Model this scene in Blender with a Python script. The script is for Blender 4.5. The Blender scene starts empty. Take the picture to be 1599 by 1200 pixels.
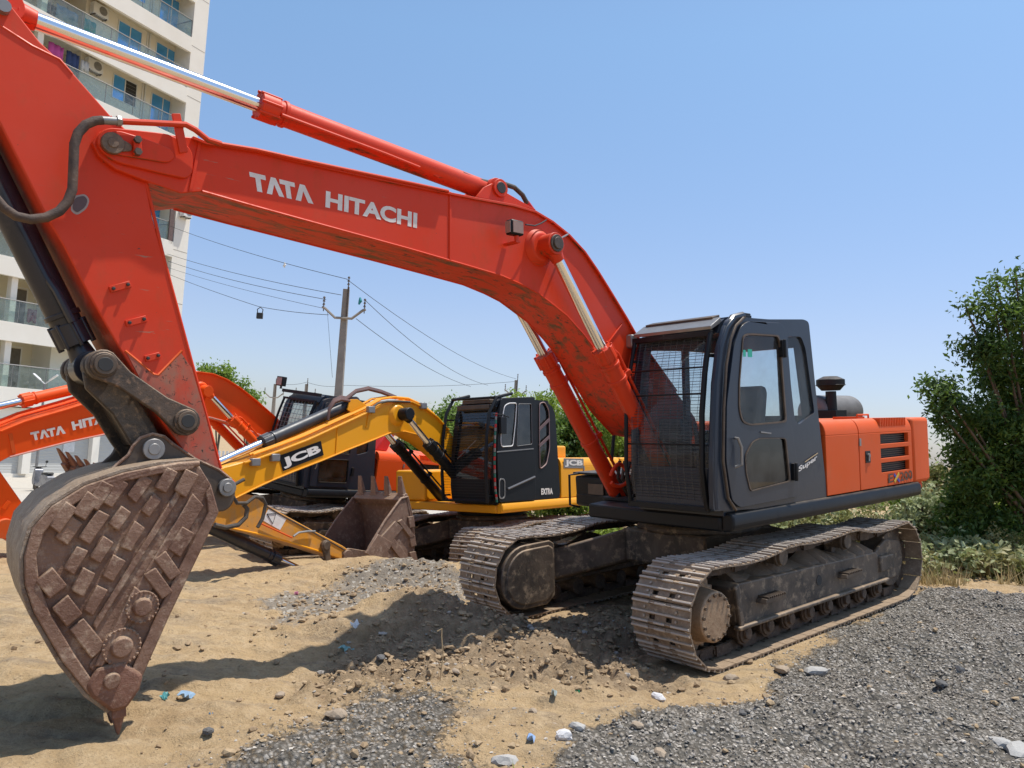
import bpy, math, random
import numpy as np
from mathutils import Matrix, Vector
from mathutils.geometry import tessellate_polygon
random.seed(4); RNG = np.random.default_rng(11)
C = bpy.context.scene.collection
R = math.radians
# ------------------------------------------------------------------ camera, sky, sun
F = 1225.53
CAM = np.array([0.0, 0.0, 1.65])
up = np.array([.058, -1, 90/1225.5]); up /= np.linalg.norm(up)
fw = np.array([0, 0, 1.]); fw -= (fw@up)*up; fw /= np.linalg.norm(fw)
W = np.stack([np.cross(fw, up), fw, up])            # camera axes -> world
cam = bpy.data.cameras.new('camera'); camo = bpy.data.objects.new('camera', cam); C.objects.link(camo)
m = np.eye(4); m[:3, 0] = W@[1, 0, 0]; m[:3, 1] = W@[0, -1, 0]; m[:3, 2] = W@[0, 0, -1]; m[:3, 3] = CAM
camo.matrix_world = Matrix(m.tolist())
cam.sensor_width = 36; cam.lens = 36*F/1599; cam.clip_start = .1; cam.clip_end = 6000
sc = bpy.context.scene; sc.camera = camo
TOSUN = np.array([.275, .085, .957]); TOSUN /= np.linalg.norm(TOSUN)
sun = bpy.data.lights.new('sun', 'SUN'); sun.energy = 4.6; sun.angle = R(.55); sun.color = (1, .955, .88)
suno = bpy.data.objects.new('sun', sun); C.objects.link(suno)
suno.rotation_euler = Vector(TOSUN.tolist()).to_track_quat('Z', 'Y').to_euler(); suno.location = (6, -6, 20)
wd = bpy.data.worlds.new('World'); sc.world = wd; wd.use_nodes = True
nt = wd.node_tree; sky = nt.nodes.new('ShaderNodeTexSky'); sky.sky_type = 'NISHITA'; sky.sun_disc = False
sky.sun_elevation = math.asin(TOSUN[2]); sky.sun_rotation = math.atan2(TOSUN[0], TOSUN[1])
sky.air_density = 1.0; sky.dust_density = .8; sky.ozone_density = 3.0; sky.altitude = 0
tc = nt.nodes.new('ShaderNodeTexCoord'); sx = nt.nodes.new('ShaderNodeSeparateXYZ'); nt.links.new(tc.outputs['Generated'], sx.inputs[0])
cr = nt.nodes.new('ShaderNodeValToRGB'); nt.links.new(sx.outputs[2], cr.inputs[0]); cr.color_ramp.elements[0].position = 0; cr.color_ramp.elements[0].color = (.64, .63, .74, 1); cr.color_ramp.elements[1].position = .47; cr.color_ramp.elements[1].color = (.90, .98, .95, 1)
e_ = cr.color_ramp.elements.new(.147); e_.color = (.80, .73, .77, 1)
mx = nt.nodes.new('ShaderNodeMix'); mx.data_type = 'RGBA'; mx.blend_type = 'MULTIPLY'; mx.inputs[0].default_value = 1; nt.links.new(sky.outputs[0], mx.inputs[6]); nt.links.new(cr.outputs[0], mx.inputs[7])
vm = nt.nodes.new('ShaderNodeVectorMath'); vm.operation = 'SCALE'; vm.inputs[3].default_value = 1.22; nt.links.new(mx.outputs[2], vm.inputs[0]); nt.links.new(vm.outputs[0], nt.nodes['Background'].inputs[0]); nt.nodes['Background'].inputs[1].default_value = .15
sc.view_settings.view_transform = 'Standard'; sc.view_settings.look = 'None'; sc.view_settings.exposure = .12; sc.view_settings.gamma = 1
sc.cycles.use_denoising = True; sc.cycles.max_bounces = 8; sc.cycles.transparent_max_bounces = 24
try: sc.cycles.caustics_reflective = False; sc.cycles.caustics_refractive = False
except Exception: pass

# ------------------------------------------------------------------ geometry helpers
def ray(u, v): return W@np.array([(u-799.5)/F, (v-600)/F, 1.0])
def at(u, v, Y):                                    # point on the sight line at forward distance Y
    r = ray(u, v); return CAM+r*(Y/r[1])
def atz(u, v, z):
    r = ray(u, v); return CAM+r*((z-CAM[2])/r[2])
class MB:
    def __init__(s): s.v = []; s.f = []; s.m = []
    def add(s, v, f, m=0):
        b = len(s.v); s.v += [tuple(map(float, p)) for p in v]
        s.f += [tuple(b+i for i in q) for q in f]; s.m += [m]*len(f); return s
    def hexa(s, p, m=0):
        return s.add(p, [(3, 2, 1, 0), (4, 5, 6, 7), (0, 1, 5, 4), (1, 2, 6, 5), (2, 3, 7, 6), (3, 0, 4, 7)], m)
    def box(s, x0, x1, y0, y1, z0, z1, m=0):
        x0, x1 = sorted((x0, x1)); y0, y1 = sorted((y0, y1)); z0, z1 = sorted((z0, z1))
        return s.hexa([(x0, y0, z0), (x1, y0, z0), (x1, y1, z0), (x0, y1, z0), (x0, y0, z1), (x1, y0, z1), (x1, y1, z1), (x0, y1, z1)], m)
    def prism(s, o, y0, y1, m=0, holes=(), ax='y', y0f=None):   # outline in the plane across axis ax
        def P(a, b, t): return {'y': (a, t, b), 'x': (t, a, b), 'z': (a, b, t)}[ax]
        loops = [list(o)]+[list(h) for h in holes]; pts = [p for l in loops for p in l]; n = len(pts)
        t0 = y0 if not callable(y0) else None
        V = [P(a, b, y0(a, b) if callable(y0) else y0) for a, b in pts]+[P(a, b, y1(a, b) if callable(y1) else y1) for a, b in pts]
        tr = tessellate_polygon([[Vector((a, b, 0)) for a, b in l] for l in loops])
        f = []
        if holes:
            for t in tr: f += [tuple(t), tuple(n+i for i in reversed(t))]
        else: f += [tuple(range(n)), tuple(n+i for i in reversed(range(n)))]
        b = 0
        for l in loops:
            k = len(l)
            for i in range(k): j = (i+1) % k; f.append((b+i, b+j, n+b+j, n+b+i))
            b += k
        return s.add(V, f, m)
    def tube(s, pts, r, n=10, m=0, caps=True):
        P = [np.array(p, float) for p in pts]; rs = r if isinstance(r, (list, tuple)) else [r]*len(P)
        T = [(P[min(i+1, len(P)-1)]-P[max(i-1, 0)]) for i in range(len(P))]; T = [t/(np.linalg.norm(t)+1e-9) for t in T]
        a = np.array([0, 0, 1.]) if abs(T[0][2]) < .9 else np.array([1., 0, 0]); a = np.cross(T[0], a); a /= np.linalg.norm(a)
        V = []
        for p, t, q in zip(P, T, rs):
            a = a-(a@t)*t; a /= np.linalg.norm(a); b = np.cross(t, a)
            for k in range(n): c = 2*math.pi*k/n; V.append(p+q*(math.cos(c)*a+math.sin(c)*b))
        f = [(i*n+k, i*n+(k+1) % n, (i+1)*n+(k+1) % n, (i+1)*n+k) for i in range(len(P)-1) for k in range(n)]
        if caps: f += [tuple(reversed(range(n))), tuple((len(P)-1)*n+k for k in range(n))]
        return s.add(V, f, m)
    def cyl(s, a, b, r, r2=None, n=20, m=0): return s.tube([a, b], [r, r if r2 is None else r2], n, m)
    def ring(s, x, z, y0, y1, r, n=24, m=0, r2=None): return s.cyl((x, y0, z), (x, y1, z), r, r2, n, m)
    def bar(s, a, b, w, h, m=0, upv=(0, 0, 1)):
        a = np.array(a, float); b = np.array(b, float); t = b-a; t /= np.linalg.norm(t); u = np.array(upv, float)
        if abs(u@t) > .95: u = np.array([0, 1., 0])
        sd = np.cross(t, u); sd /= np.linalg.norm(sd); u = np.cross(sd, t)
        q = [a-sd*w/2-u*h/2, a+sd*w/2-u*h/2, a+sd*w/2+u*h/2, a-sd*w/2+u*h/2]; return s.hexa(q+[p+(b-a) for p in q], m)
    def strip(s, path, y0, y1, th, m=0):            # bent plate following a path in x-z
        p = [np.array(q, float) for q in path]; n = len(p); off = []
        for i in range(n):
            t = p[min(i+1, n-1)]-p[max(i-1, 0)]; t /= np.linalg.norm(t); off.append(p[i]+th*np.array([-t[1], t[0]]))
        V = [(q[0], y, q[1]) for y in (y0, y1) for q in p]+[(q[0], y, q[1]) for y in (y0, y1) for q in off]
        f = []
        for i in range(n-1):
            f += [(i, i+1, n+i+1, n+i), (2*n+i+1, 2*n+i, 3*n+i, 3*n+i+1), (i+1, i, 2*n+i, 2*n+i+1), (n+i, n+i+1, 3*n+i+1, 3*n+i)]
        f += [(0, n, 3*n, 2*n), (n-1, 2*n-1, 4*n-1, 3*n-1)]
        return s.add(V, f, m)
    def build(s, name, mat, parent=None, bevel=0, smooth=35, seg=2, disp=None):
        me = bpy.data.meshes.new(name); me.from_pydata(s.v, [], s.f); me.validate()
        mats = mat if isinstance(mat, (list, tuple)) else [mat]
        for x in mats: me.materials.append(x)
        if len(mats) > 1 and len(me.polygons) == len(s.m): me.polygons.foreach_set('material_index', s.m)
        import bmesh
        bm = bmesh.new(); bm.from_mesh(me); bmesh.ops.recalc_face_normals(bm, faces=bm.faces); bm.to_mesh(me); bm.free()
        if smooth:
            me.shade_smooth()
            try: me.set_sharp_from_angle(angle=R(smooth))
            except Exception: pass
        o = bpy.data.objects.new(name, me); C.objects.link(o)
        if bevel:
            b = o.modifiers.new('bevel', 'BEVEL'); b.width = bevel; b.segments = seg; b.limit_method = 'ANGLE'; b.angle_limit = R(32); b.harden_normals = False
        if parent is not None: o.parent = parent
        return o
def tag(o, label=None, cat=None, group=None, kind=None):
    if label: o['label'] = label
    if cat: o['category'] = cat
    if group: o['group'] = group
    if kind: o['kind'] = kind
    return o
def thing(name, label, cat, loc=(0, 0, 0), group=None, mw=None):
    o = bpy.data.objects.new(name, None); C.objects.link(o); o.empty_display_size = .3
    if mw is not None: o.matrix_world = Matrix(np.asarray(mw).tolist())
    else: o.location = tuple(map(float, loc))
    return tag(o, label, cat, group)

# ------------------------------------------------------------------ materials
class NT:
    def __init__(s, name):
        s.m = bpy.data.materials.new(name); s.m.use_nodes = True; s.t = s.m.node_tree; s.n = s.t.nodes; s.b = s.n['Principled BSDF']; s.out = s.n['Material Output']
        s.co = s.n.new('ShaderNodeTexCoord').outputs['Object']
    def l(s, a, b): s.t.links.new(a, b)
    def noise(s, scale, det=4, rough=.55, vec=None, dist=0):
        n = s.n.new('ShaderNodeTexNoise'); n.inputs['Scale'].default_value = scale; n.inputs['Detail'].default_value = det; n.inputs['Roughness'].default_value = rough; n.inputs['Distortion'].default_value = dist
        s.l(vec or s.co, n.inputs['Vector']); return n.outputs['Fac']
    def voro(s, scale, feat='F1', vec=None, out='Distance'):
        n = s.n.new('ShaderNodeTexVoronoi'); n.feature = feat; n.inputs['Scale'].default_value = scale; s.l(vec or s.co, n.inputs['Vector']); return n.outputs[out]
    def ramp(s, fac, a, b, ca=(0, 0, 0, 1), cb=(1, 1, 1, 1)):
        r = s.n.new('ShaderNodeValToRGB'); r.color_ramp.elements[0].position = a; r.color_ramp.elements[1].position = b
        r.color_ramp.elements[0].color = ca; r.color_ramp.elements[1].color = cb; s.l(fac, r.inputs[0]); return r.outputs[0]
    def mix(s, fac, a, b, blend='MIX'):
        n = s.n.new('ShaderNodeMix'); n.data_type = 'RGBA'; n.blend_type = blend
        for x, i in ((fac, 0), (a, 6), (b, 7)):
            if hasattr(x, 'links') or isinstance(x, bpy.types.NodeSocket): s.l(x, n.inputs[i])
            elif i == 0: n.inputs[0].default_value = x
            else: n.inputs[i].default_value = tuple(x)+((1,) if len(x) == 3 else ())
        return n.outputs[2]
    def math(s, op, a, b=0.0):
        n = s.n.new('ShaderNodeMath'); n.operation = op
        for x, i in ((a, 0), (b, 1)):
            if isinstance(x, bpy.types.NodeSocket): s.l(x, n.inputs[i])
            else: n.inputs[i].default_value = x
        return n.outputs[0]
    def mapping(s, scale=(1, 1, 1), rot=(0, 0, 0)):
        n = s.n.new('ShaderNodeMapping'); n.inputs['Scale'].default_value = scale; n.inputs['Rotation'].default_value = rot; s.l(s.co, n.inputs['Vector']); return n.outputs[0]
    def bump(s, h, st, d=.01):
        n = s.n.new('ShaderNodeBump'); n.inputs['Strength'].default_value = st; n.inputs['Distance'].default_value = d; s.l(h, n.inputs['Height']); s.l(n.outputs[0], s.b.inputs['Normal'])
    def upz(s):
        g = s.n.new('ShaderNodeNewGeometry'); x = s.n.new('ShaderNodeSeparateXYZ'); s.l(g.outputs['Normal'], x.inputs[0]); return x.outputs[2]
    def col(s, c):
        if isinstance(c, bpy.types.NodeSocket): s.l(c, s.b.inputs['Base Color'])
        else: s.b.inputs['Base Color'].default_value = tuple(c)+(1,)
    def rough(s, r):
        if isinstance(r, bpy.types.NodeSocket): s.l(r, s.b.inputs['Roughness'])
        else: s.b.inputs['Roughness'].default_value = r
SAND = (.43, .30, .17)
def paint(name, c, dirt=.35, rough=.38, chips=0.0, coat=.25, fade=.12, dustc=(.36, .26, .16), scrape=False):
    t = NT(name); base = c
    n1 = t.noise(1.3, 4, .6); base = t.mix(t.math('MULTIPLY', t.ramp(n1, .35, .7), fade), base, tuple(min(1, x*.6+.22*max(c)) for x in c))
    n2 = t.noise(7, 6, .7, dist=.4); streak = t.noise(9, 5, .65, t.mapping((1, 1, .18)))
    d = t.ramp(t.math('ADD', t.math('MULTIPLY', n2, .5), t.math('MULTIPLY', streak, .5)), .60-.22*dirt, .78-.1*dirt)
    base = t.mix(t.math('MULTIPLY', d, min(1, dirt*1.3)), base, dustc)
    upf = t.ramp(t.upz(), .5, .95); base = t.mix(t.math('MULTIPLY', t.math('MULTIPLY', upf, t.ramp(t.noise(4, 4), .3, .7)), .25+.35*dirt), base, (.42, .31, .2))
    if chips:
        ch = t.ramp(t.noise(26, 6, .75, dist=.8), .70-.10*chips, .71-.08*chips); base = t.mix(ch, base, (.06, .045, .035))
    if scrape:                                      # rubbed underside of the boom and fine scratches everywhere
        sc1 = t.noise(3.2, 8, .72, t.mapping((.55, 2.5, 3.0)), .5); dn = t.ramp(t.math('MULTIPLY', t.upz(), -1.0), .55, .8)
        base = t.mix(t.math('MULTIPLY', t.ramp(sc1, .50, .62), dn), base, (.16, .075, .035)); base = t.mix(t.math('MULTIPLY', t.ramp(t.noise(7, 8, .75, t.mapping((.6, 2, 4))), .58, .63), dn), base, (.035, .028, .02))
        scr = t.noise(38, 3, .6, t.mapping((.12, 1, 1.4), (.1, .5, .2)), .3); base = t.mix(t.math('MULTIPLY', t.ramp(scr, .70, .72), t.ramp(t.noise(1.7, 3), .45, .6)), base, (.42, .16, .10))
    t.col(base); rr = t.math('ADD', t.math('MULTIPLY', d, .35), rough); t.rough(t.math('ADD', rr, t.math('MULTIPLY', t.noise(3, 3), .12)))
    t.b.inputs['Specular IOR Level'].default_value = .3; t.b.inputs['Coat Weight'].default_value = coat; t.b.inputs['Coat Roughness'].default_value = .18
    t.bump(t.noise(14, 4), .06, .01); return t.m
def simple(name, c, rough=.6, metal=0, var=.25, scale=6, bump=.15, c2=None, spec=.5):
    t = NT(name); c2 = c2 or tuple(x*.6 for x in c); n = t.noise(scale, 6, .65)
    t.col(t.mix(t.math('MULTIPLY', t.ramp(n, .35, .7), min(1, var*2)), c, c2)); t.rough(t.math('ADD', t.math('MULTIPLY', n, .25), rough-.12)); t.b.inputs['Metallic'].default_value = metal
    t.b.inputs['Specular IOR Level'].default_value = spec
    if bump: t.bump(t.noise(scale*5, 5, .7), bump, .01)
    return t.m
M = {}
M['orange'] = paint('orange_paint', (.66, .040, .004), .30, .42, .16, coat=.04, fade=.12, dustc=(.30, .085, .04), scrape=True)
M['orange_worn'] = paint('worn_orange_paint', (.60, .05, .012), .95, .55, 1.2, coat=.0, fade=.4, dustc=(.27, .19, .135))
M['orange_faded'] = paint('faded_orange_paint', (.68, .092, .008), .3, .55, coat=.02, fade=.10, dustc=(.46, .22, .12))
M['orange_bright'] = paint('bright_orange_paint', (.86, .088, .003), .08, .45, coat=.03, fade=.03, dustc=(.40, .16, .06))
M['yellow'] = paint('yellow_paint', (.86, .36, .006), .10, .38, coat=.15, fade=.04)
M['yellow_worn'] = paint('worn_yellow_paint', (.72, .30, .02), .6, .5, .55, coat=.1, fade=.3)
M['navy'] = paint('dark_navy_paint', (.020, .028, .044), .16, .34, .0, coat=.25, dustc=(.10, .10, .10))
M['black'] = paint('black_paint', (.007, .008, .010), .14, .42, coat=.0, fade=.05, dustc=(.06, .055, .05))
M['blackgloss'] = paint('dark_blue_black_paint', (.02, .022, .032), .3, .3, .2, coat=.4, dustc=(.16, .12, .09))
M['darkmetal'] = simple('dirty_dark_steel', (.075, .055, .042), .55, .2, .4, 5, .3, (.17, .12, .08))
M['greymetal'] = simple('grey_steel', (.30, .29, .28), .45, .5, .3, 8, .1)
M['white'] = simple('white_vinyl_lettering', (.80, .78, .74), .6, 0, .35, 9, .0, (.60, .50, .44))
M['chrome'] = simple('chrome_rod', (.82, .82, .84), .16, 1, .1, 3, 0, (.70, .68, .66))
M['rubber'] = simple('black_rubber_hose', (.035, .032, .03), .6, 0, .5, 12, .2, (.11, .085, .06))
M['seat'] = simple('seat_fabric', (.05, .055, .065), .85, 0, .2, 20, .1)
M['lens'] = simple('lamp_lens', (.35, .22, .17), .15, 0, .2, 6, 0)
M['muffler'] = simple('grey_muffler_steel', (.33, .32, .31), .5, .4, .25, 5, .1)
M['concrete'] = simple('weathered_concrete', (.32, .28, .24), .85, 0, .3, 3, .2, (.2, .18, .155))
M['cream'] = simple('cream_plaster_wall', (.84, .79, .70), .85, 0, .35, .5, .03, (.76, .70, .60))
M['cream2'] = simple('yellow_cream_plaster', (.80, .70, .52), .85, 0, .25, .8, .03, (.72, .62, .45))
M['pvc'] = simple('white_window_frame', (.75, .74, .72), .5, 0, .1, 5, 0)
M['shutter'] = simple('grey_roller_shutter', (.52, .52, .50), .55, .1, .15, 4, 0)
M['wire'] = simple('wire_black', (.03, .03, .03), .6, 0, .1, 5, 0)
M['red'] = simple('red_plastic', (.55, .02, .02), .5, 0, .2, 8, 0)
M['decal'] = simple('faded_brown_decal', (.10, .05, .03), .6, 0, .3, 20, 0)
def rust(name, a, b, c, sc=3, bump=.6):
    t = NT(name); n = t.noise(sc, 8, .7, dist=.6); k = t.noise(sc*5, 6, .7)
    x = t.mix(t.ramp(n, .38, .62), a, b); x = t.mix(t.ramp(k, .52, .68), x, c)
    upf = t.ramp(t.upz(), .3, .95); x = t.mix(t.math('MULTIPLY', upf, .55), x, (.38, .27, .17)); t.col(x)
    t.rough(t.math('ADD', t.math('MULTIPLY', k, .4), .35)); t.b.inputs['Metallic'].default_value = .15
    t.bump(t.math('ADD', t.noise(sc*4, 8, .7), t.math('MULTIPLY', t.noise(sc*22, 5, .7), .4)), bump, .02); return t.m
M['bucket'] = rust('rusty_brown_bucket_steel', (.17, .085, .055), (.28, .165, .11), (.46, .33, .235), 2.2, .8)
M['bucket2'] = rust('dusty_bucket_steel', (.17, .105, .078), (.24, .155, .115), (.33, .245, .19), 3, .4)
M['tooth'] = rust('rusty_tooth_steel', (.17, .075, .045), (.25, .12, .08), (.33, .2, .14), 8)
M['shell'] = rust('scraped_shell_steel', (.20, .135, .095), (.34, .27, .205), (.50, .39, .28), 3.5, .9)
M['shoe'] = rust('dusty_track_shoe_steel', (.18, .125, .085), (.29, .215, .15), (.42, .33, .24), 4, .4)
def worn_edges():                                  # ridges of the shoes rubbed to bare steel, dust in the grooves
    m_ = M['shoe']; t_ = m_.node_tree; b_ = t_.nodes['Principled BSDF']; src = b_.inputs['Base Color'].links[0].from_socket
    tc_ = t_.nodes.new('ShaderNodeTexCoord'); sp_ = t_.nodes.new('ShaderNodeSeparateXYZ'); t_.links.new(tc_.outputs['Object'], sp_.inputs[0])
    r_ = t_.nodes.new('ShaderNodeMapRange'); r_.inputs[1].default_value = .020; r_.inputs[2].default_value = .029; t_.links.new(sp_.outputs[2], r_.inputs[0])
    x_ = t_.nodes.new('ShaderNodeMix'); x_.data_type = 'RGBA'; t_.links.new(r_.outputs[0], x_.inputs[0]); t_.links.new(src, x_.inputs[6]); x_.inputs[7].default_value = (.50, .44, .38, 1); t_.links.new(x_.outputs[2], b_.inputs['Base Color'])
worn_edges()
M['chain'] = rust('muddy_track_chain', (.05, .032, .022), (.10, .065, .042), (.18, .125, .085), 6)
M['frame'] = rust('dusty_black_track_frame', (.055, .044, .036), (.165, .122, .088), (.36, .265, .175), 2.0, .3)
M['hub'] = rust('dusty_final_drive', (.30, .19, .11), (.42, .28, .17), (.22, .12, .06), 6, .3)
M['dirt'] = rust('caked_dirt', (.13, .09, .06), (.19, .135, .09), (.25, .18, .12), 9, .9)
def glass(name, tint=(.75, .8, .82), refl=.12, dust=.06):
    t = NT(name); t.n.remove(t.b); tr = t.n.new('ShaderNodeBsdfTransparent'); tr.inputs[0].default_value = tint+(1,)
    gl = t.n.new('ShaderNodeBsdfGlossy'); gl.inputs['Roughness'].default_value = .03; df = t.n.new('ShaderNodeBsdfDiffuse'); df.inputs[0].default_value = (.5, .5, .48, 1)
    lw = t.n.new('ShaderNodeLayerWeight'); lw.inputs[0].default_value = .5; fr = t.math('MULTIPLY', t.math('POWER', lw.outputs['Facing'], 5.0), .6)
    m1 = t.n.new('ShaderNodeMixShader'); t.l(t.math('ADD', fr, refl), m1.inputs[0]); t.l(tr.outputs[0], m1.inputs[1]); t.l(gl.outputs[0], m1.inputs[2])
    m2 = t.n.new('ShaderNodeMixShader'); t.l(t.math('MULTIPLY', t.ramp(t.noise(5, 5, .6), .3, .75), dust*2), m2.inputs[0]); t.l(m1.outputs[0], m2.inputs[1]); t.l(df.outputs[0], m2.inputs[2])
    t.l(m2.outputs[0], t.out.inputs[0]); return t.m
M['glass'] = glass('dusty_cab_glass', (.88, .91, .92), .02, .035)
M['glass_dark'] = glass('tinted_cab_glass', (.20, .20, .21), .08, .04)
M['glass_bal'] = glass('greenish_balcony_glass', (.82, .90, .88), .05, .09)
def bluewin():
    t = NT('blue_window_glass'); t.col(t.mix(t.ramp(t.noise(.8, 3), .35, .7), (.10, .42, .90), (.16, .50, .95))); t.rough(.10); t.b.inputs['Metallic'].default_value = .45; return t.m  # glass tint and reflected sky both put into this base blue
M['blue'] = bluewin()
def leafmat(name, a, b, tr=.25, c=None):
    t = NT(name); g = t.n.new('ShaderNodeNewGeometry'); x = t.mix(g.outputs['Random Per Island'], a, b)
    x = t.mix(t.ramp(t.noise(1.1, 3), .35, .65), x, c or tuple(q*.75 for q in a)); t.col(x); t.rough(.55)
    tl = t.n.new('ShaderNodeBsdfTranslucent'); t.l(x, tl.inputs[0]); ms = t.n.new('ShaderNodeMixShader'); ms.inputs[0].default_value = tr
    t.l(t.b.outputs[0], ms.inputs[1]); t.l(tl.outputs[0], ms.inputs[2]); t.l(ms.outputs[0], t.out.inputs[0]); return t.m
M['leaf_dark'] = leafmat('dark_glossy_leaves', (.06, .125, .02), (.24, .37, .065), .4)
M['leaf_mid'] = leafmat('hedge_leaves', (.20, .31, .035), (.50, .62, .13), .45)
M['leaf_far'] = leafmat('pale_tree_leaves', (.16, .27, .04), (.42, .55, .12), .45)
M['leaf_pale'] = leafmat('pale_broad_leaves', (.20, .25, .09), (.52, .57, .33), .35, (.33, .36, .16))
M['leaf_dry'] = leafmat('olive_straw_leaves', (.20, .20, .06), (.50, .42, .20), .35, (.16, .19, .05))
M['drygrass'] = leafmat('dry_grass_blades', (.42, .33, .16), (.70, .58, .33), .4)
M['bark'] = simple('brown_bark', (.13, .09, .06), .9, 0, .4, 8, .5)

# ------------------------------------------------------------------ machine frames
class Mach:
    def __init__(s, Mx): s.M = Mx; s.R = Mx[:3, :3]; s.t = Mx[:3, 3]; s.c = s.R.T@(CAM-s.t)
    def un(s, u, v, y):                             # pixel -> local (x, z) on the plane local y = y
        d = s.R.T@ray(u, v); k = (y-s.c[1])/d[1]; p = s.c+k*d; return (float(p[0]), float(p[2]))
    def pt(s, u, v, y): a = s.un(u, v, y); return (a[0], y, a[1])
    def unx(s, u, v, x):
        d = s.R.T@ray(u, v); k = (x-s.c[0])/d[0]; p = s.c+k*d; return (float(p[1]), float(p[2]))
    def o(s, pts, y): return [s.un(u, v, y) for u, v in pts]
    def w(s, p): return s.R@np.array(p, float)+s.t
RM = np.array([[-0.7558, 0.6545, -0.0188], [-0.0148, -0.0458, -0.9988], [-0.6546, -0.7547, 0.0443]]); TM = np.array([2.0699, 2.4266, 8.6186])
q, _ = np.linalg.qr(RM); q *= np.sign(np.diag(q.T@RM)); RM = q
DY = .0169; Q = np.array([[math.cos(DY), -math.sin(DY), 0], [math.sin(DY), math.cos(DY), 0], [0, 0, 1]])
A = np.eye(4); A[:3, :3] = W@RM@Q; A[:3, 3] = W@TM+CAM; MA = Mach(A)
def pose(x, y, z, yaw, pit, rol):
    c, s_ = math.cos(yaw), math.sin(yaw); Rz = np.array([[c, -s_, 0], [s_, c, 0], [0, 0, 1]])
    c, s_ = math.cos(pit), math.sin(pit); Ry = np.array([[c, 0, s_], [0, 1, 0], [-s_, 0, c]])
    c, s_ = math.cos(rol), math.sin(rol); Rx = np.array([[1, 0, 0], [0, c, -s_], [0, s_, c]])
    B = np.eye(4); B[:3, :3] = Rz@Ry@Rx; B[:3, 3] = (x, y, z); return Mach(B)
MJ = pose(-.1718, 14.6614, -.6315, -2.225, .0223, .0635)
MT = pose(-4.0023, 16.2047, -.587, -2.1592, -.0419, -.0792)
XS, G, HH, SW = 1.77, 2.3726, .436, .584

# ------------------------------------------------------------------ ground
def vnoise(x, y, seed=0):
    xi = np.floor(x).astype(np.int64); yi = np.floor(y).astype(np.int64); fx = x-xi; fy = y-yi
    def h(a, b):
        n = (a*374761393+b*668265263+seed*974634777) & 0x7fffffff; n = ((n ^ (n >> 13))*1274126177) & 0x7fffffff; return ((n ^ (n >> 16)) & 0xffff)/65535.0
    u = fx*fx*fx*(fx*(fx*6-15)+10); v = fy*fy*fy*(fy*(fy*6-15)+10)
    return (h(xi, yi)*(1-u)+h(xi+1, yi)*u)*(1-v)+(h(xi, yi+1)*(1-u)+h(xi+1, yi+1)*u)*v-.5
def fbm(x, y, sc, octv=4, seed=0, gain=.5):
    r = 0; a = 1; s_ = sc
    for k in range(octv): r = r+a*vnoise(x*s_+17.3*k, y*s_-9.1*k, seed+k); a *= gain; s_ *= 2.03
    return r
CP = [(-3, 0, 0), (3, 0, 0), (0, 2, 0), (-2, 4.2, -.02), (.5, 4.5, 0), (-5, 5, -.1), (3.5, 4.5, .02), (-4, 8, -.18), (-2, 7.5, -.1), (-7, 12, -.45), (-3, 10.5, -.3),
      (8, 8, .15), (9, 12, .0), (7, 10.5, .15), (12, 20, -.3), (3, 18, -.5), (8, 18, -.3), (-15, 12, -.6), (-12, 20, -1), (-14, 34, -1.45), (-22, 30, -1.5), (-5, 34, -1.5), (0, 28, -1.2), (5, 30, -1.1), (14, 34, -1.2), (-30, 60, -1.6), (30, 60, -1.5), (0, 70, -1.6), (60, 20, -1), (-60, 20, -1.4), (0, -30, 0), (50, -20, 0), (-50, -20, -.2)]
for mm in (MA, MJ, MT):
    for x in (-2, 0, 2):
        for y in (-G/2, G/2): p = mm.w((x, y, -.015)); CP.append(tuple(p))
CP = np.array([tuple(map(float, p)) for p in CP])
BUMPS = [(-.75, 7.35, .36, .55, .32), (-1.35, 7.0, .14, .5, .3), (-.15, 7.1, .20, .5, .45), (-1.5, 10.6, .42, 1.3, .5), (.2, 10.3, .25, .9, .5), (.45, 6.9, .12, .6, .4), (4.5, 6.6, .16, 1.3, 1.0), (6.4, 8.1, .30, 1.2, .9), (5.6, 7.0, .16, .7, .5), (2.6, 5.0, .06, 1.0, .7), (-.2, 9.0, .10, 1.0, .6), (-1.2, 6.4, -.04, 1.0, .4)]
def base_z(x, y):
    x = np.asarray(x, float); y = np.asarray(y, float); num = 0; den = 0
    for cx, cy, cz in CP:
        d2 = (x-cx)**2+(y-cy)**2; w_ = 1/(d2+.25+.004*(cx*cx+cy*cy))**2.2; num = num+w_*cz; den = den+w_
    return num/den
def uz(mm, x, y):                                   # underside clearance helper: machine plane height at world x, y
    n = mm.R[:, 2]; return mm.t[2]-((x-mm.t[0])*n[0]+(y-mm.t[1])*n[1])/n[2]
def wpoly(px, z=-.03): return np.array([atz(u, v, z)[:2] for u, v in px])
PG = wpoly([(850, 1240), (900, 1140), (1040, 1102), (1160, 1076), (1215, 1040), (1300, 992), (1440, 940), (1530, 943), (1700, 975), (1900, 1300)], .02)
PT = wpoly([(230, 1250), (290, 1185), (390, 1125), (540, 1070), (650, 1052), (760, 1078), (800, 1125), (765, 1180), (860, 1240)])
PR = wpoly([(420, 935), (480, 905), (560, 893), (700, 880), (745, 930), (720, 975), (650, 965), (560, 962), (450, 1000), (390, 965)], -.15)
PS = wpoly([(470, 1072), (540, 1020), (620, 975), (690, 945), (760, 940), (1010, 950), (1070, 1065), (990, 1095), (860, 1090), (700, 1065)])
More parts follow.
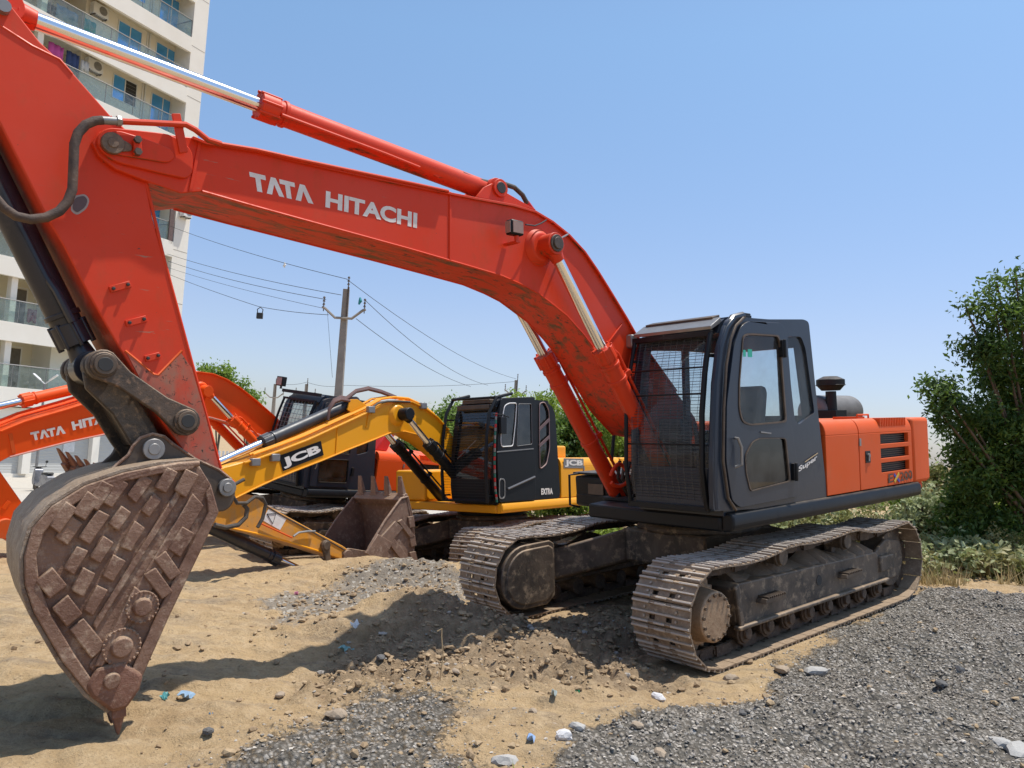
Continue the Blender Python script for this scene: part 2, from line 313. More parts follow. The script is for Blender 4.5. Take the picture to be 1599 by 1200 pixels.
def pdist(P, x, y):                                 # signed distance to a ground polygon, positive inside
    d = np.full(np.shape(x), 1e9); ins = np.zeros(np.shape(x), bool); n = len(P)
    for i in range(n):
        a, b = P[i], P[(i+1) % n]; ex, ey = b-a; t = np.clip(((x-a[0])*ex+(y-a[1])*ey)/(ex*ex+ey*ey), 0, 1); d = np.minimum(d, np.hypot(x-a[0]-t*ex, y-a[1]-t*ey))
        c = ((a[1] > y) != (b[1] > y)) & (x < (b[0]-a[0])*(y-a[1])/(b[1]-a[1]+1e-12)+a[0]); ins ^= c
    return np.where(ins, d, -d)
def gravel_w(x, y):                                 # right-hand gravel, mixed tongue in the left foreground, rubble further back
    e = fbm(x, y, 1.3, 5, 5, .62)
    return np.clip(.5+(pdist(PG, x, y)+e*.30)*2.6, 0, 1), np.clip(.42+(pdist(PT, x, y)+e*.34)*1.5, 0, .85), np.clip(.40+(pdist(PR, x, y)+e*.45)*1.4, 0, 1)
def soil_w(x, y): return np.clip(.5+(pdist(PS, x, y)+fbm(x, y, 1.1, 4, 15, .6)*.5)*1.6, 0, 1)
def ground_z(x, y, fine=True):
    z = base_z(x, y)
    for bx, by, h, rx, ry in BUMPS: z = z+h*np.exp(-((x-bx)/rx)**2-((y-by)/ry)**2)
    far = np.clip((np.hypot(x, y)-14)/20, 0, 1)
    z = z+fbm(x, y, .55, 4, 3)*.10*(1-far)
    if fine:
        g1, g2, g3 = gravel_w(x, y); g = np.maximum(np.maximum(g1, g2*.8), g3*.6)
        clod = soil_w(x, y); z = z+fbm(x, y, 1.7, 3, 41)*.13*clod; z = z+fbm(x*.45, y*1.6, 2.2, 4, 21, .6)*.075*(1-clod)*(1-g)*(np.hypot(x, y) < 16)
        z = z+fbm(x, y, 1.15, 3, 31)*.13*g1*np.clip(pdist(PG, x, y)*1.5, 0, 1); z = z+fbm(x, y, 5, 4, 9, .6)*(.024+.03*g+.11*clod+.03*g3)+fbm(x, y, 19, 3, 2, .6)*(.013+.02*g+.03*clod)
    # ruts under each track: never above the track's underside
    for mm in (MA, MJ, MT):
        lx = (x-mm.t[0])*mm.R[0, 0]+(y-mm.t[1])*mm.R[1, 0]; ly = (x-mm.t[0])*mm.R[0, 1]+(y-mm.t[1])*mm.R[1, 1]
        zz = uz(mm, x, y); dx = np.maximum(np.abs(lx)-1.95, 0); dyy = np.maximum(np.abs(np.abs(ly)-G/2)-.36, 0)
        d = np.hypot(dx, dyy); lim = zz-.004+d*.9+np.clip(dx, 0, 1)*.5; z = np.where(d < .8, np.minimum(z, lim), z)
        inr = np.clip(1-d/.25, 0, 1); z = z*(1-inr)+np.minimum(z, zz-.004)*inr
    return z
def axis(lo, hi, a, b, st):
    core = list(np.arange(a, b+1e-6, st)); s_ = st; x = b; R_ = []
    while x < hi: s_ = min(s_*1.12, 60); x += s_; R_.append(x)
    s_ = st; x = a; L_ = []
    while x > lo: s_ = min(s_*1.12, 60); x -= s_; L_.append(x)
    return np.array(L_[::-1]+core+R_)
gx = axis(-1500, 1500, -4.2, 7.4, .028); gy = axis(-200, 3000, 3.2, 11.4, .028)
X, Y = np.meshgrid(gx, gy); Z = ground_z(X, Y); nx, ny = len(gx), len(gy)
V = np.stack([X.ravel(), Y.ravel(), Z.ravel()], 1)
idx = np.arange(nx*ny).reshape(ny, nx); Fq = np.stack([idx[:-1, :-1], idx[:-1, 1:], idx[1:, 1:], idx[1:, :-1]], -1).reshape(-1, 4)
def npmesh(name, V, Fq, mat, parent=None, smooth=True):
    me = bpy.data.meshes.new(name); V = np.asarray(V, np.float32); Fq = np.asarray(Fq, np.int32); k = Fq.shape[1]
    me.vertices.add(len(V)); me.vertices.foreach_set('co', V.ravel()); me.loops.add(Fq.size); me.loops.foreach_set('vertex_index', Fq.ravel())
    me.polygons.add(len(Fq)); me.polygons.foreach_set('loop_start', np.arange(len(Fq), dtype=np.int32)*k)
    me.polygons.foreach_set('use_smooth', np.full(len(Fq), smooth)); me.update(calc_edges=True); me.materials.append(mat)
    o = bpy.data.objects.new(name, me); C.objects.link(o)
    if parent is not None: o.parent = parent
    return o
def ground_mat():
    t = NT('sand_and_gravel'); at_ = t.n.new('ShaderNodeAttribute'); at_.attribute_name = 'gravel'; at2 = t.n.new('ShaderNodeAttribute'); at2.attribute_name = 'rubble'; at3 = t.n.new('ShaderNodeAttribute'); at3.attribute_name = 'pave'
    n1 = t.noise(.8, 6, .6); n2 = t.noise(9, 8, .7); n3 = t.noise(60, 4, .6)
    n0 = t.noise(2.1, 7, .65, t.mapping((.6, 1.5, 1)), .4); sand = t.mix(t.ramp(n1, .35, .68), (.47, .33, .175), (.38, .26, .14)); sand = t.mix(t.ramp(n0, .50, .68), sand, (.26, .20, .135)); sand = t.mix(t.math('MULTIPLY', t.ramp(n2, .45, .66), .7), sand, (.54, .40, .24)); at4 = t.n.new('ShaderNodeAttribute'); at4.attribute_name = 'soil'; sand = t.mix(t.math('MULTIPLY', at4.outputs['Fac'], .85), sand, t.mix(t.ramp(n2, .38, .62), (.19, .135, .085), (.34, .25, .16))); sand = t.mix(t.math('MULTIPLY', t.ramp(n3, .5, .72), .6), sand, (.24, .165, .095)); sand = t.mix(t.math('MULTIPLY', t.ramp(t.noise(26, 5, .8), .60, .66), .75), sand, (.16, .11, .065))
    v = t.voro(34, out='Color'); sp = t.n.new('ShaderNodeSeparateColor'); t.l(v, sp.inputs[0])
    gr = t.mix(sp.outputs[0], (.20, .18, .155), (.46, .42, .365)); gr = t.mix(t.ramp(t.voro(34), .25, .55), gr, (.12, .108, .09)); gr = t.mix(t.ramp(sp.outputs[1], .94, .96), gr, (.40, .37, .33))
    gr = t.mix(t.math('MULTIPLY', t.ramp(n2, .45, .7), .35), gr, (.26, .21, .16))
    rub = t.mix(t.ramp(n2, .35, .65), (.30, .25, .19), (.20, .17, .135)); rub = t.mix(t.ramp(sp.outputs[1], .86, .9), rub, (.42, .38, .32))
    def edge(a): return t.ramp(t.math('ADD', a, t.math('MULTIPLY', t.math('SUBTRACT', t.noise(22, 6, .75), .5), .9)), .42, .60)
    c = t.mix(edge(at2.outputs['Fac']), sand, rub); e = edge(at_.outputs['Fac']); c = t.mix(e, c, gr); c = t.mix(at3.outputs['Fac'], c, (.50, .46, .40)); t.col(c); t.rough(.92); t.b.inputs['Specular IOR Level'].default_value = .25
    h = t.math('ADD', t.math('MULTIPLY', t.noise(45, 6, .7), 1.0), t.math('MULTIPLY', t.math('MULTIPLY', t.voro(34), e), -1.6)); t.bump(t.math('ADD', h, t.math('MULTIPLY', n2, 1.4)), .85, .025); return t.m
go = npmesh('ground', V, Fq, ground_mat()); go['kind'] = 'structure'
g1, g2, g3 = gravel_w(V[:, 0], V[:, 1]); near = np.clip(1-(np.hypot(V[:, 0], V[:, 1])-11)/4, 0, 1)
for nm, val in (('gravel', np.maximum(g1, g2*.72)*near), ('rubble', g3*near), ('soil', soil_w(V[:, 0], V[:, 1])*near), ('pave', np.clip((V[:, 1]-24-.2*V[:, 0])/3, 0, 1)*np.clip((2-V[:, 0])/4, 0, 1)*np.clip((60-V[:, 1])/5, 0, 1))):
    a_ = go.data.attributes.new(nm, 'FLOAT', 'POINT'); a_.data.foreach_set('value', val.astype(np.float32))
# loose gravel and clods as one countless layer, bigger stones one by one
PHI = (1+5**.5)/2
ICO = np.array([(-1, PHI, 0), (1, PHI, 0), (-1, -PHI, 0), (1, -PHI, 0), (0, -1, PHI), (0, 1, PHI), (0, -1, -PHI), (0, 1, -PHI), (PHI, 0, -1), (PHI, 0, 1), (-PHI, 0, -1), (-PHI, 0, 1)])/1.9
ICF = np.array([(0, 11, 5), (0, 5, 1), (0, 1, 7), (0, 7, 10), (0, 10, 11), (1, 5, 9), (5, 11, 4), (11, 10, 2), (10, 7, 6), (7, 1, 8), (3, 9, 4), (3, 4, 2), (3, 2, 6), (3, 6, 8), (3, 8, 9), (4, 9, 5), (2, 4, 11), (6, 2, 10), (8, 6, 7), (9, 8, 1)])
def stones(name, P, S, mat, label_kind):
    n = len(P); sc_ = S[:, None]*RNG.uniform(.55, 1.25, (n, 3)); sc_[:, 2] *= .62
    B = ICO[None]*(1+RNG.uniform(-.28, .28, (n, 12, 1)))*sc_[:, None, :]
    a = RNG.uniform(0, 6.28, n); c, s_ = np.cos(a)[:, None], np.sin(a)[:, None]
    x = B[:, :, 0]*c-B[:, :, 1]*s_; y = B[:, :, 0]*s_+B[:, :, 1]*c; Vv = np.stack([x, y, B[:, :, 2]], -1)+P[:, None, :]
    Ff = (ICF[None]+12*np.arange(n)[:, None, None]).reshape(-1, 3)
    o = npmesh(name, Vv.reshape(-1, 3), Ff, mat, smooth=False); tag(o, *label_kind[:2], None, label_kind[2]); return o
def stonemat(name, a, b, c):
    t = NT(name); g = t.n.new('ShaderNodeNewGeometry'); x = t.mix(g.outputs['Random Per Island'], a, b); x = t.mix(t.ramp(g.outputs['Random Per Island'], .93, .95), x, c)
    x = t.mix(t.math('MULTIPLY', t.noise(30, 4), .35), x, (.30, .23, .15)); t.col(x); t.rough(.9); t.b.inputs['Specular IOR Level'].default_value = .3; return t.m
def scatter(n, fn, x0, x1, y0, y1):
    x = RNG.uniform(x0, x1, n*4); y = RNG.uniform(y0, y1, n*4); k = RNG.uniform(0, 1, n*4) < fn(x, y); x = x[k][:n]; y = y[k][:n]; return x, y
def notrack(x, y):
    lx = (x-MA.t[0])*MA.R[0, 0]+(y-MA.t[1])*MA.R[1, 0]; ly = (x-MA.t[0])*MA.R[0, 1]+(y-MA.t[1])*MA.R[1, 1]
    return ~((np.abs(lx) < 2.1) & (np.abs(np.abs(ly)-G/2) < .33))
def gfn(x, y): g1, g2, g3 = gravel_w(x, y); return np.maximum(g1*(y < 10.5), g2*.45)*notrack(x, y)
x, y = scatter(30000, gfn, -2.4, 7.2, 3.3, 9.8); s_ = .004+.010*RNG.random(len(x))**2.5
stones('gravel', np.stack([x, y, ground_z(x, y)+s_*.25], 1), s_, stonemat('grey_gravel_stones', (.16, .145, .125), (.46, .42, .37), (.66, .60, .52)), ('loose dark grey gravel spread over the lower right of the yard', 'gravel', 'stuff'))
def cfn(x, y):
    clod = soil_w(x, y)**1.5; g1, g2, g3 = gravel_w(x, y); return np.maximum(clod, np.maximum(g3*.6, g2*.22))*(1-g1*.8)*notrack(x, y)+.03
x, y = scatter(9000, cfn, -4, 4.2, 3.6, 10.5); s_ = .008+.03*RNG.random(len(x))**4
stones('clods', np.stack([x, y, ground_z(x, y)+s_*.3], 1), s_, stonemat('sandy_clods', (.26, .175, .10), (.44, .32, .19), (.40, .37, .33)), ('crumbled sandy clods and grit between the tracks and the bucket', 'clods', 'stuff'))

# ------------------------------------------------------------------ excavator parts shared by the three machines
def xz(p, y): return (p[0], y, p[1])
def trackpath():
    sup = [XS, .62, -.62, -XS]; P = []
    for i in range(25): a = -math.pi/2+math.pi*i/24; P.append((XS+(HH-.03)*math.cos(a), HH+(HH-.03)*math.sin(a)))
    top = 2*HH-.03
    for i, (a, b) in enumerate(zip(sup[:-1], sup[1:])):
        dep = (.05, .035, .065)[i]; ha = (0, .035, .05, 0)[i]; hb = (0, .035, .05, 0)[i+1]
        for k in range(1, 12): t = k/12; P.append((a+(b-a)*t, top+ha+(hb-ha)*t-dep*4*t*(1-t)))
        if i < 2: P.append((b, top+hb))
    for i in range(25): a = math.pi/2+math.pi*i/24; P.append((-XS+(HH-.03)*math.cos(a), HH+(HH-.03)*math.sin(a)))
    for k in range(1, 20): P.append((-XS+2*XS*k/20, .03))
    return np.array(P)
TP = trackpath(); seg = np.linalg.norm(np.roll(TP, -1, 0)-TP, axis=1); cum = np.concatenate([[0], np.cumsum(seg)]); TL = cum[-1]; NS = 49; PITCH = TL/NS
def tp(s_):
    s_ = s_ % TL; i = int(np.searchsorted(cum, s_, 'right')-1); i = min(i, len(TP)-1); t = (s_-cum[i])/seg[i]; a = TP[i]; b = TP[(i+1) % len(TP)]; return a+(b-a)*t
def shoe_mesh():
    h = PITCH/2-.004; full = [(-h, 0), (h, 0), (h, .010), (h-.012, .030), (h-.024, .030), (h-.034, .012), (.012, .012), (.006, .030), (-.006, .030), (-.012, .012), (-h+.034, .012), (-h+.024, .030), (-h+.012, .030), (-h, .010)]
    low = [(-h, -.001), (h, -.001), (h, .008), (h-.016, .020), (h-.03, .010), (-h+.03, .010), (-h+.016, .020), (-h, .008)]
    mb = MB(); w = SW/2
    for a, b in ((-w, -.115), (-.055, .055), (.115, w)): mb.prism(full, a, b)
    for a, b in ((-.115, -.055), (.055, .115)):
        mb.prism([(.012, 0), (.055, 0), (.055, .012), (.012, .012)], a, b)
        mb.prism([(-h, 0), (-.055, 0), (-.055, .012), (-h+.03, .012), (-h+.02, .026), (-h, .01)], a, b); mb.prism([(.055, 0), (h, 0), (h, .01), (h-.02, .026), (h-.03, .012), (.055, .012)], a, b)
        mb.prism([(-.018, 0), (.018, 0), (.018, .012), (.006, .028), (-.006, .028), (-.018, .012)], a, b)
    for x in (-.036, .036):
        for y in (-.16, .16): mb.cyl((x, y, .008), (x, y, .024), .012, n=6)
    return mb
SHOE = None
def undercarriage(root, mats, detail=True):
    global SHOE
    Rz = Matrix.Rotation(-DY, 4, 'Z') if detail else Matrix.Identity(4)
    for sd in (1, -1):
        yc = sd*G/2
        ch = MB()
        for k in range(NS):
            a = tp(k*PITCH); b = tp((k+1)*PITCH); c = (a+b)/2; t = (b-a)/np.linalg.norm(b-a); nrm = np.array([-t[1], t[0]])   # inward
            for dy in (-.085, .085):
                p = c+nrm*.055; q0 = p-t*PITCH*.52; q1 = p+t*PITCH*.52; o_ = .012*(1 if dy*(k % 2*2-1) > 0 else -1)
                ch.bar((q0[0], yc+dy+o_, q0[1]), (q1[0], yc+dy+o_, q1[1]), .03, .085, upv=(0, 1, 0) if False else (nrm[0], 0, nrm[1]))
            e = b+nrm*.055; ch.ring(e[0], e[1], yc-.10, yc+.10, .028, 8)
        tr = ch.build('track', mats['chain'], root); tr.matrix_local = Rz
        if SHOE is None: SHOE = shoe_mesh().build('track_shoe', M['shoe'], None, 0, 30).data; first = bpy.data.objects['track_shoe']; C.objects.unlink(first); bpy.data.objects.remove(first)
        for k in range(NS):
            a = tp(k*PITCH); b = tp((k+1)*PITCH); c = (a+b)/2; t = (b-a)/np.linalg.norm(b-a); o = bpy.data.objects.new('track_shoe', SHOE); C.objects.link(o); o.parent = tr
            mm = np.eye(4); mm[:3, 0] = (t[0], 0, t[1]); mm[:3, 2] = (t[1], 0, -t[0]); mm[:3, 1] = np.cross(mm[:3, 2], mm[:3, 0]); mm[:3, 3] = (c[0], yc, c[1]); o.matrix_local = Matrix(mm.tolist())
        fr = MB(); o1 = yc+sd*.19; i1 = yc-sd*.15
        prof = [(-1.30, .27), (1.36, .27), (1.40, .33), (1.42, .60), (1.36, .63), (-1.25, .58), (-1.32, .52)]
        fr.prism(prof, i1, o1); fr.box(-1.45, 1.42, o1-sd*.02, o1+sd*.05, .25, .285)
        fr.prism([(1.32, .24), (1.38, .24), (1.45, .62), (1.39, .64)], o1, o1+sd*.04)
        fr.prism([(-1.25, .24), (-1.9, .30), (-2.0, .46), (-1.88, .60), (-1.3, .60)], yc-sd*.13, yc-sd*.17); fr.prism([(-1.25, .24), (-1.82, .24), (-1.95, .40), (-1.9, .62), (-1.55, .68), (-1.3, .58)], yc+sd*.13, yc+sd*.17)
        fr.box(-1.3, -1.62, yc+sd*.17, yc+sd*.22, .36, .52)
        f = fr.build('track_frame', mats['frame'], root, .012); f.matrix_local = Rz
        d = MB(); n = 40
        for i in range(n):
            x0 = -1.2+2.5*i/n; x1 = -1.2+2.5*(i+1)/n; a = .60+.05*vnoise(np.array(i*.7), np.array(sd*3.), 4); b = .60+.05*vnoise(np.array(i*.7+.7), np.array(sd*3.), 4); c0 = .70+.05*math.sin(i*.5); c1 = .70+.05*math.sin((i+1)*.5)
            yo, yi_ = o1-sd*.01, yc-sd*.05
            d.hexa([(x0, yo, a-.05), (x1, yo, b-.05), (x1, yi_, b-.05), (x0, yi_, a-.05), (x0, yo, a), (x1, yo, b), (x1, yi_, c1), (x0, yi_, c0)])
        dd = d.build('caked_dirt', M['dirt'], f, 0, 80)
        for x in (.92, -.55):
            s = MB(); s.prism([(x-.17, .43), (x+.17, .43), (x+.15, .47), (x-.15, .47)], o1, o1+sd*.10)
            for k in range(9): s.box(x-.15+.034*k, x-.138+.034*k, o1+.0, o1+sd*.11, .47, .49)
            s.build('step', M['darkmetal'], f, .004)
        s = MB(); s.cyl((-.02, o1-sd*.01, .46), (-.02, o1+sd*.004, .46), .05, n=20); s.build('access_hole', M['wire'], f)
        for k in range(8):
            r = MB(); x = 1.22-k*.36
            r.ring(x, .185, yc-.17, yc+.17, .085, 20); r.ring(x, .185, yc+sd*.12, yc+sd*.15, .105, 20); r.ring(x, .185, yc+sd*.15, yc+sd*.20, .05, 12); r.box(x-.05, x+.05, yc+sd*.16, yc+sd*.19, .17, .27)
            r.build('track_roller', mats['chain'], f, .006)
        for x in (.62, -.62):
            r = MB(); r.ring(x, .765, yc-.14, yc+sd*.2+.0, .075, 20); r.ring(x, .765, yc+sd*.14, yc+sd*.17, .09, 20); r.bar((x, yc, .60), (x, yc, .75), .08, .08); r.build('carrier_roller', mats['frame'], f, .005)
        r = MB(); r.ring(-XS, HH, yc-.12, yc+.12, .30, 32); r.ring(-XS, HH, yc-sd*.03, yc+sd*.16, .12, 20); r.build('idler_wheel', mats['frame'], f, .01)
        h = MB(); pts = []
        for i in range(42): a = 2*math.pi*i/42; rr = .335 if i % 2 else .29; pts.append((XS+rr*math.cos(a), HH+rr*math.sin(a)))
        h.prism(pts, yc-.03, yc+.03); h.ring(XS, HH, yc, yc+sd*.10, .25, 36); h.ring(XS, HH, yc+sd*.08, yc+sd*.25, .225, 36, r2=.205)
        hb = h.build('final_drive', mats['hub'], root, .012); hb.matrix_local = Rz
        for i in range(14):
            b = MB(); a = 2*math.pi*i/14+.1; b.cyl((XS+.178*math.cos(a), yc+sd*.245, HH+.178*math.sin(a)), (XS+.178*math.cos(a), yc+sd*.268, HH+.178*math.sin(a)), .014, n=6); b.build('bolt', M['chain'], hb)
        g = MB(); gp = [(XS+.33*math.cos(R(t)), HH+.33*math.sin(R(t))) for t in range(-90, 91, 12)]+[(XS-.35, HH+.34), (XS-.42, HH+.30), (XS-.42, HH-.25), (XS-.3, HH-.33)]
        g.prism(gp, yc-sd*.13, yc-sd*.30); g.prism([(XS+(a-XS)*.88-.02, HH+(b-HH)*.86) for a, b in gp], yc-sd*.29, yc-sd*.315); g.build('drive_cover', mats['frame'], f, .02)
    cb = MB(); hy = G/2-.2
    cb.prism([(-.62, .50), (.62, .50), (.62, .86), (-.62, .86)], -.55, .55)
    for sx in (1, -1):
        for sd in (1, -1):
            y0, y1 = sd*.5, sd*(hy+.06); xa, xb = sx*.18, sx*.62; xc, xd = sx*.62, sx*1.28
            top = [(xa, y0, .86), (xb, y0, .86), (xd, y1, .64), (xc, y1, .64)]; bot = [(xa, y0, .50), (xb, y0, .50), (xd, y1, .30), (xc, y1, .30)]
            cb.hexa(bot+top)
    cb.ring(0, 0, 0, .001, .01, 4) if False else cb.cyl((0, 0, .84), (0, 0, .93), .66, n=48)
    o = cb.build('carbody', mats['frame'], root, .03); o.matrix_local = Rz
    s = MB(); s.cyl((0, 0, .925), (0, 0, 1.07), .60, n=48); s.cyl((0, 0, .95), (0, 0, .99), .64, n=48); o = s.build('swing_bearing', M['black'], root, .006)
    return
def cylinder(root, mc, a, b, g, rb, rr, mats, name, y, capr=None, pipe=True, foot=True):
    """a = rod eye, g = gland, b = barrel foot (x, z); y = offset"""
    A3, B3, G3 = (np.array(xz(p, y)) for p in (a, b, g)); t = (B3-A3)/np.linalg.norm(B3-A3); L = np.linalg.norm(B3-A3); gl = (G3-A3)@t; Gp = A3+t*gl
    s = MB(); s.cyl(Gp+t*.10, B3, rb, n=28); s.cyl(Gp, Gp+t*.13, rb*1.16, n=28); s.cyl(Gp+t*.17, Gp+t*.20, rb*1.12, n=28)
    for k in range(8):
        an = 2*math.pi*k/8; n1 = np.array([0, 1., 0]); n2 = np.cross(t, n1); q = n1*math.cos(an)*rb*1.12+n2*math.sin(an)*rb*1.12; s.cyl(Gp+q-t*.012, Gp+q+t*.14, rb*.14, n=6)
    if foot: s.cyl(B3-[0, .11, 0], B3+[0, .11, 0], rb*1.15, n=24)
    if pipe:
        n2 = np.cross(t, [0, 1., 0]); sg = 1 if n2[2] > 0 else -1; o = n2*sg*(rb*1.12+.02)+np.array([0, rb*.5, 0])
        s.tube([Gp+t*.08+o*.8, Gp+t*.14+o, B3-t*.35+o, B3-t*.28+o*.75], .016, 8); mid = (Gp+B3)/2
        for q in (Gp+t*.35, mid+t*.1): s.cyl(q-t*.02, q+t*.02, rb*1.13, n=24); s.bar(q+o*.6, q+o*1.25, .06, .05, upv=t)
    body = s.build(name, mats, root, .004)
    r = MB(); r.cyl(A3, Gp+t*.02, rr, n=24); r.build('rod', M['chrome'], body)
    e = MB(); e.cyl(A3-[0, .075, 0], A3+[0, .075, 0], rr*1.9, n=24); e.cyl(A3+t*rr*1.2, A3+t*rr*3.2, rr*1.5, rr*1.1, n=20); e.build('rod_eye', mats, body, .004)
    return body
def pinboss(s, p, y0, y1, r, n=24): s.ring(p[0], p[1], y0, y1, r, n)
def blob_outline(mb, px, y0, y1, mc, yp, holes=()):
    return mb.prism(mc.o(px, yp), y0, y1, holes=[mc.o(h, yp) for h in holes])
def text_quad(s, mc, root, bl, br, tl, y, mat, name='lettering', bold=.018, th=.0015, shear=0, off=.003):
    cu = bpy.data.curves.new('t', 'FONT'); cu.body = s; cu.offset = bold; cu.resolution_u = 4; ob = bpy.data.objects.new('t', cu); C.objects.link(ob)
    dg = bpy.context.evaluated_depsgraph_get(); me = bpy.data.meshes.new_from_object(ob.evaluated_get(dg)); bpy.data.objects.remove(ob)
    V = np.array([v.co[:] for v in me.vertices]); lo = V.min(0); hi = V.max(0); fs = [tuple(p.vertices) for p in me.polygons]; bpy.data.meshes.remove(me)
    if callable(y): P0, P1, P2 = y(*bl), y(*br), y(*tl)
    else: P0, P1, P2 = (np.array(mc.pt(*p, y+off)) for p in (bl, br, tl))
    P0, P1, P2 = map(np.array, (P0, P1, P2)); nn = np.cross(P1-P0, P2-P0); nn /= np.linalg.norm(nn); nn *= 1 if nn@(mc.c-P0) > 0 else -1
    u = (V[:, 0]-lo[0])/(hi[0]-lo[0]); v = (V[:, 1]-lo[1])/(hi[1]-lo[1]); Q3 = P0+u[:, None]*(P1-P0)+v[:, None]*(P2-P0)+nn*th
    mb = MB(); mb.add(Q3, fs); return mb.build(name, mat, root, 0, 0)
def tata(mc, root, bl, br, tl, y, mat):
    P0, P1, P2 = (np.array(mc.pt(*p, y+.004)) for p in (bl, br, tl)); mb = MB()
    T_ = [(0, .74), (0, 1), (1, 1), (1, .74), (.66, .74), (.66, 0), (.34, 0), (.34, .74)]; A_ = [(0, 0), (.36, 1), (.64, 1), (1, 0), (.70, 0), (.5, .62), (.30, 0)]
    for o, g, w in ((0, T_, .25), (.235, A_, .28), (.47, T_, .25), (.70, A_, .30)):
        pts = [P0+(o+a*w)*(P1-P0)+b*(P2-P0) for a, b in g]; mb.add(pts, [tuple(range(len(pts)))])
    return mb.build('lettering', mat, root, 0, 0)
def teeth(parent, tip_lo, direc, nrm, ys, L=.24, mat=None, w=.09, th=.07):
    """row of bucket teeth: tip_lo = lip point (x, z), direc = unit pointing direction (x, z)"""
    d = np.array(direc, float); d /= np.linalg.norm(d); n = np.array([-d[1], d[0]])
    for y in ys:
        s = MB(); b = np.array(tip_lo, float); o = b-d*.10
        def sec(c, hw, ht): return [(c[0]-n[0]*ht, y-hw, c[1]-n[1]*ht), (c[0]-n[0]*ht, y+hw, c[1]-n[1]*ht), (c[0]+n[0]*ht, y+hw, c[1]+n[1]*ht), (c[0]+n[0]*ht, y-hw, c[1]+n[1]*ht)]
        s.hexa(sec(o, w*.55, th*.5)+sec(b+d*.06, w*.62, th*.62)); s.hexa(sec(b+d*.055, w*.5, th*.5)+sec(b+d*L, w*.32, th*.10))
        s.build('bucket_tooth', mat or M['tooth'], parent, .008)
def wallglass(name, pts, mat, root):
    mb = MB(); mb.add(pts, [tuple(range(len(pts)))]); return mb.build(name, mat, root, 0, 0)

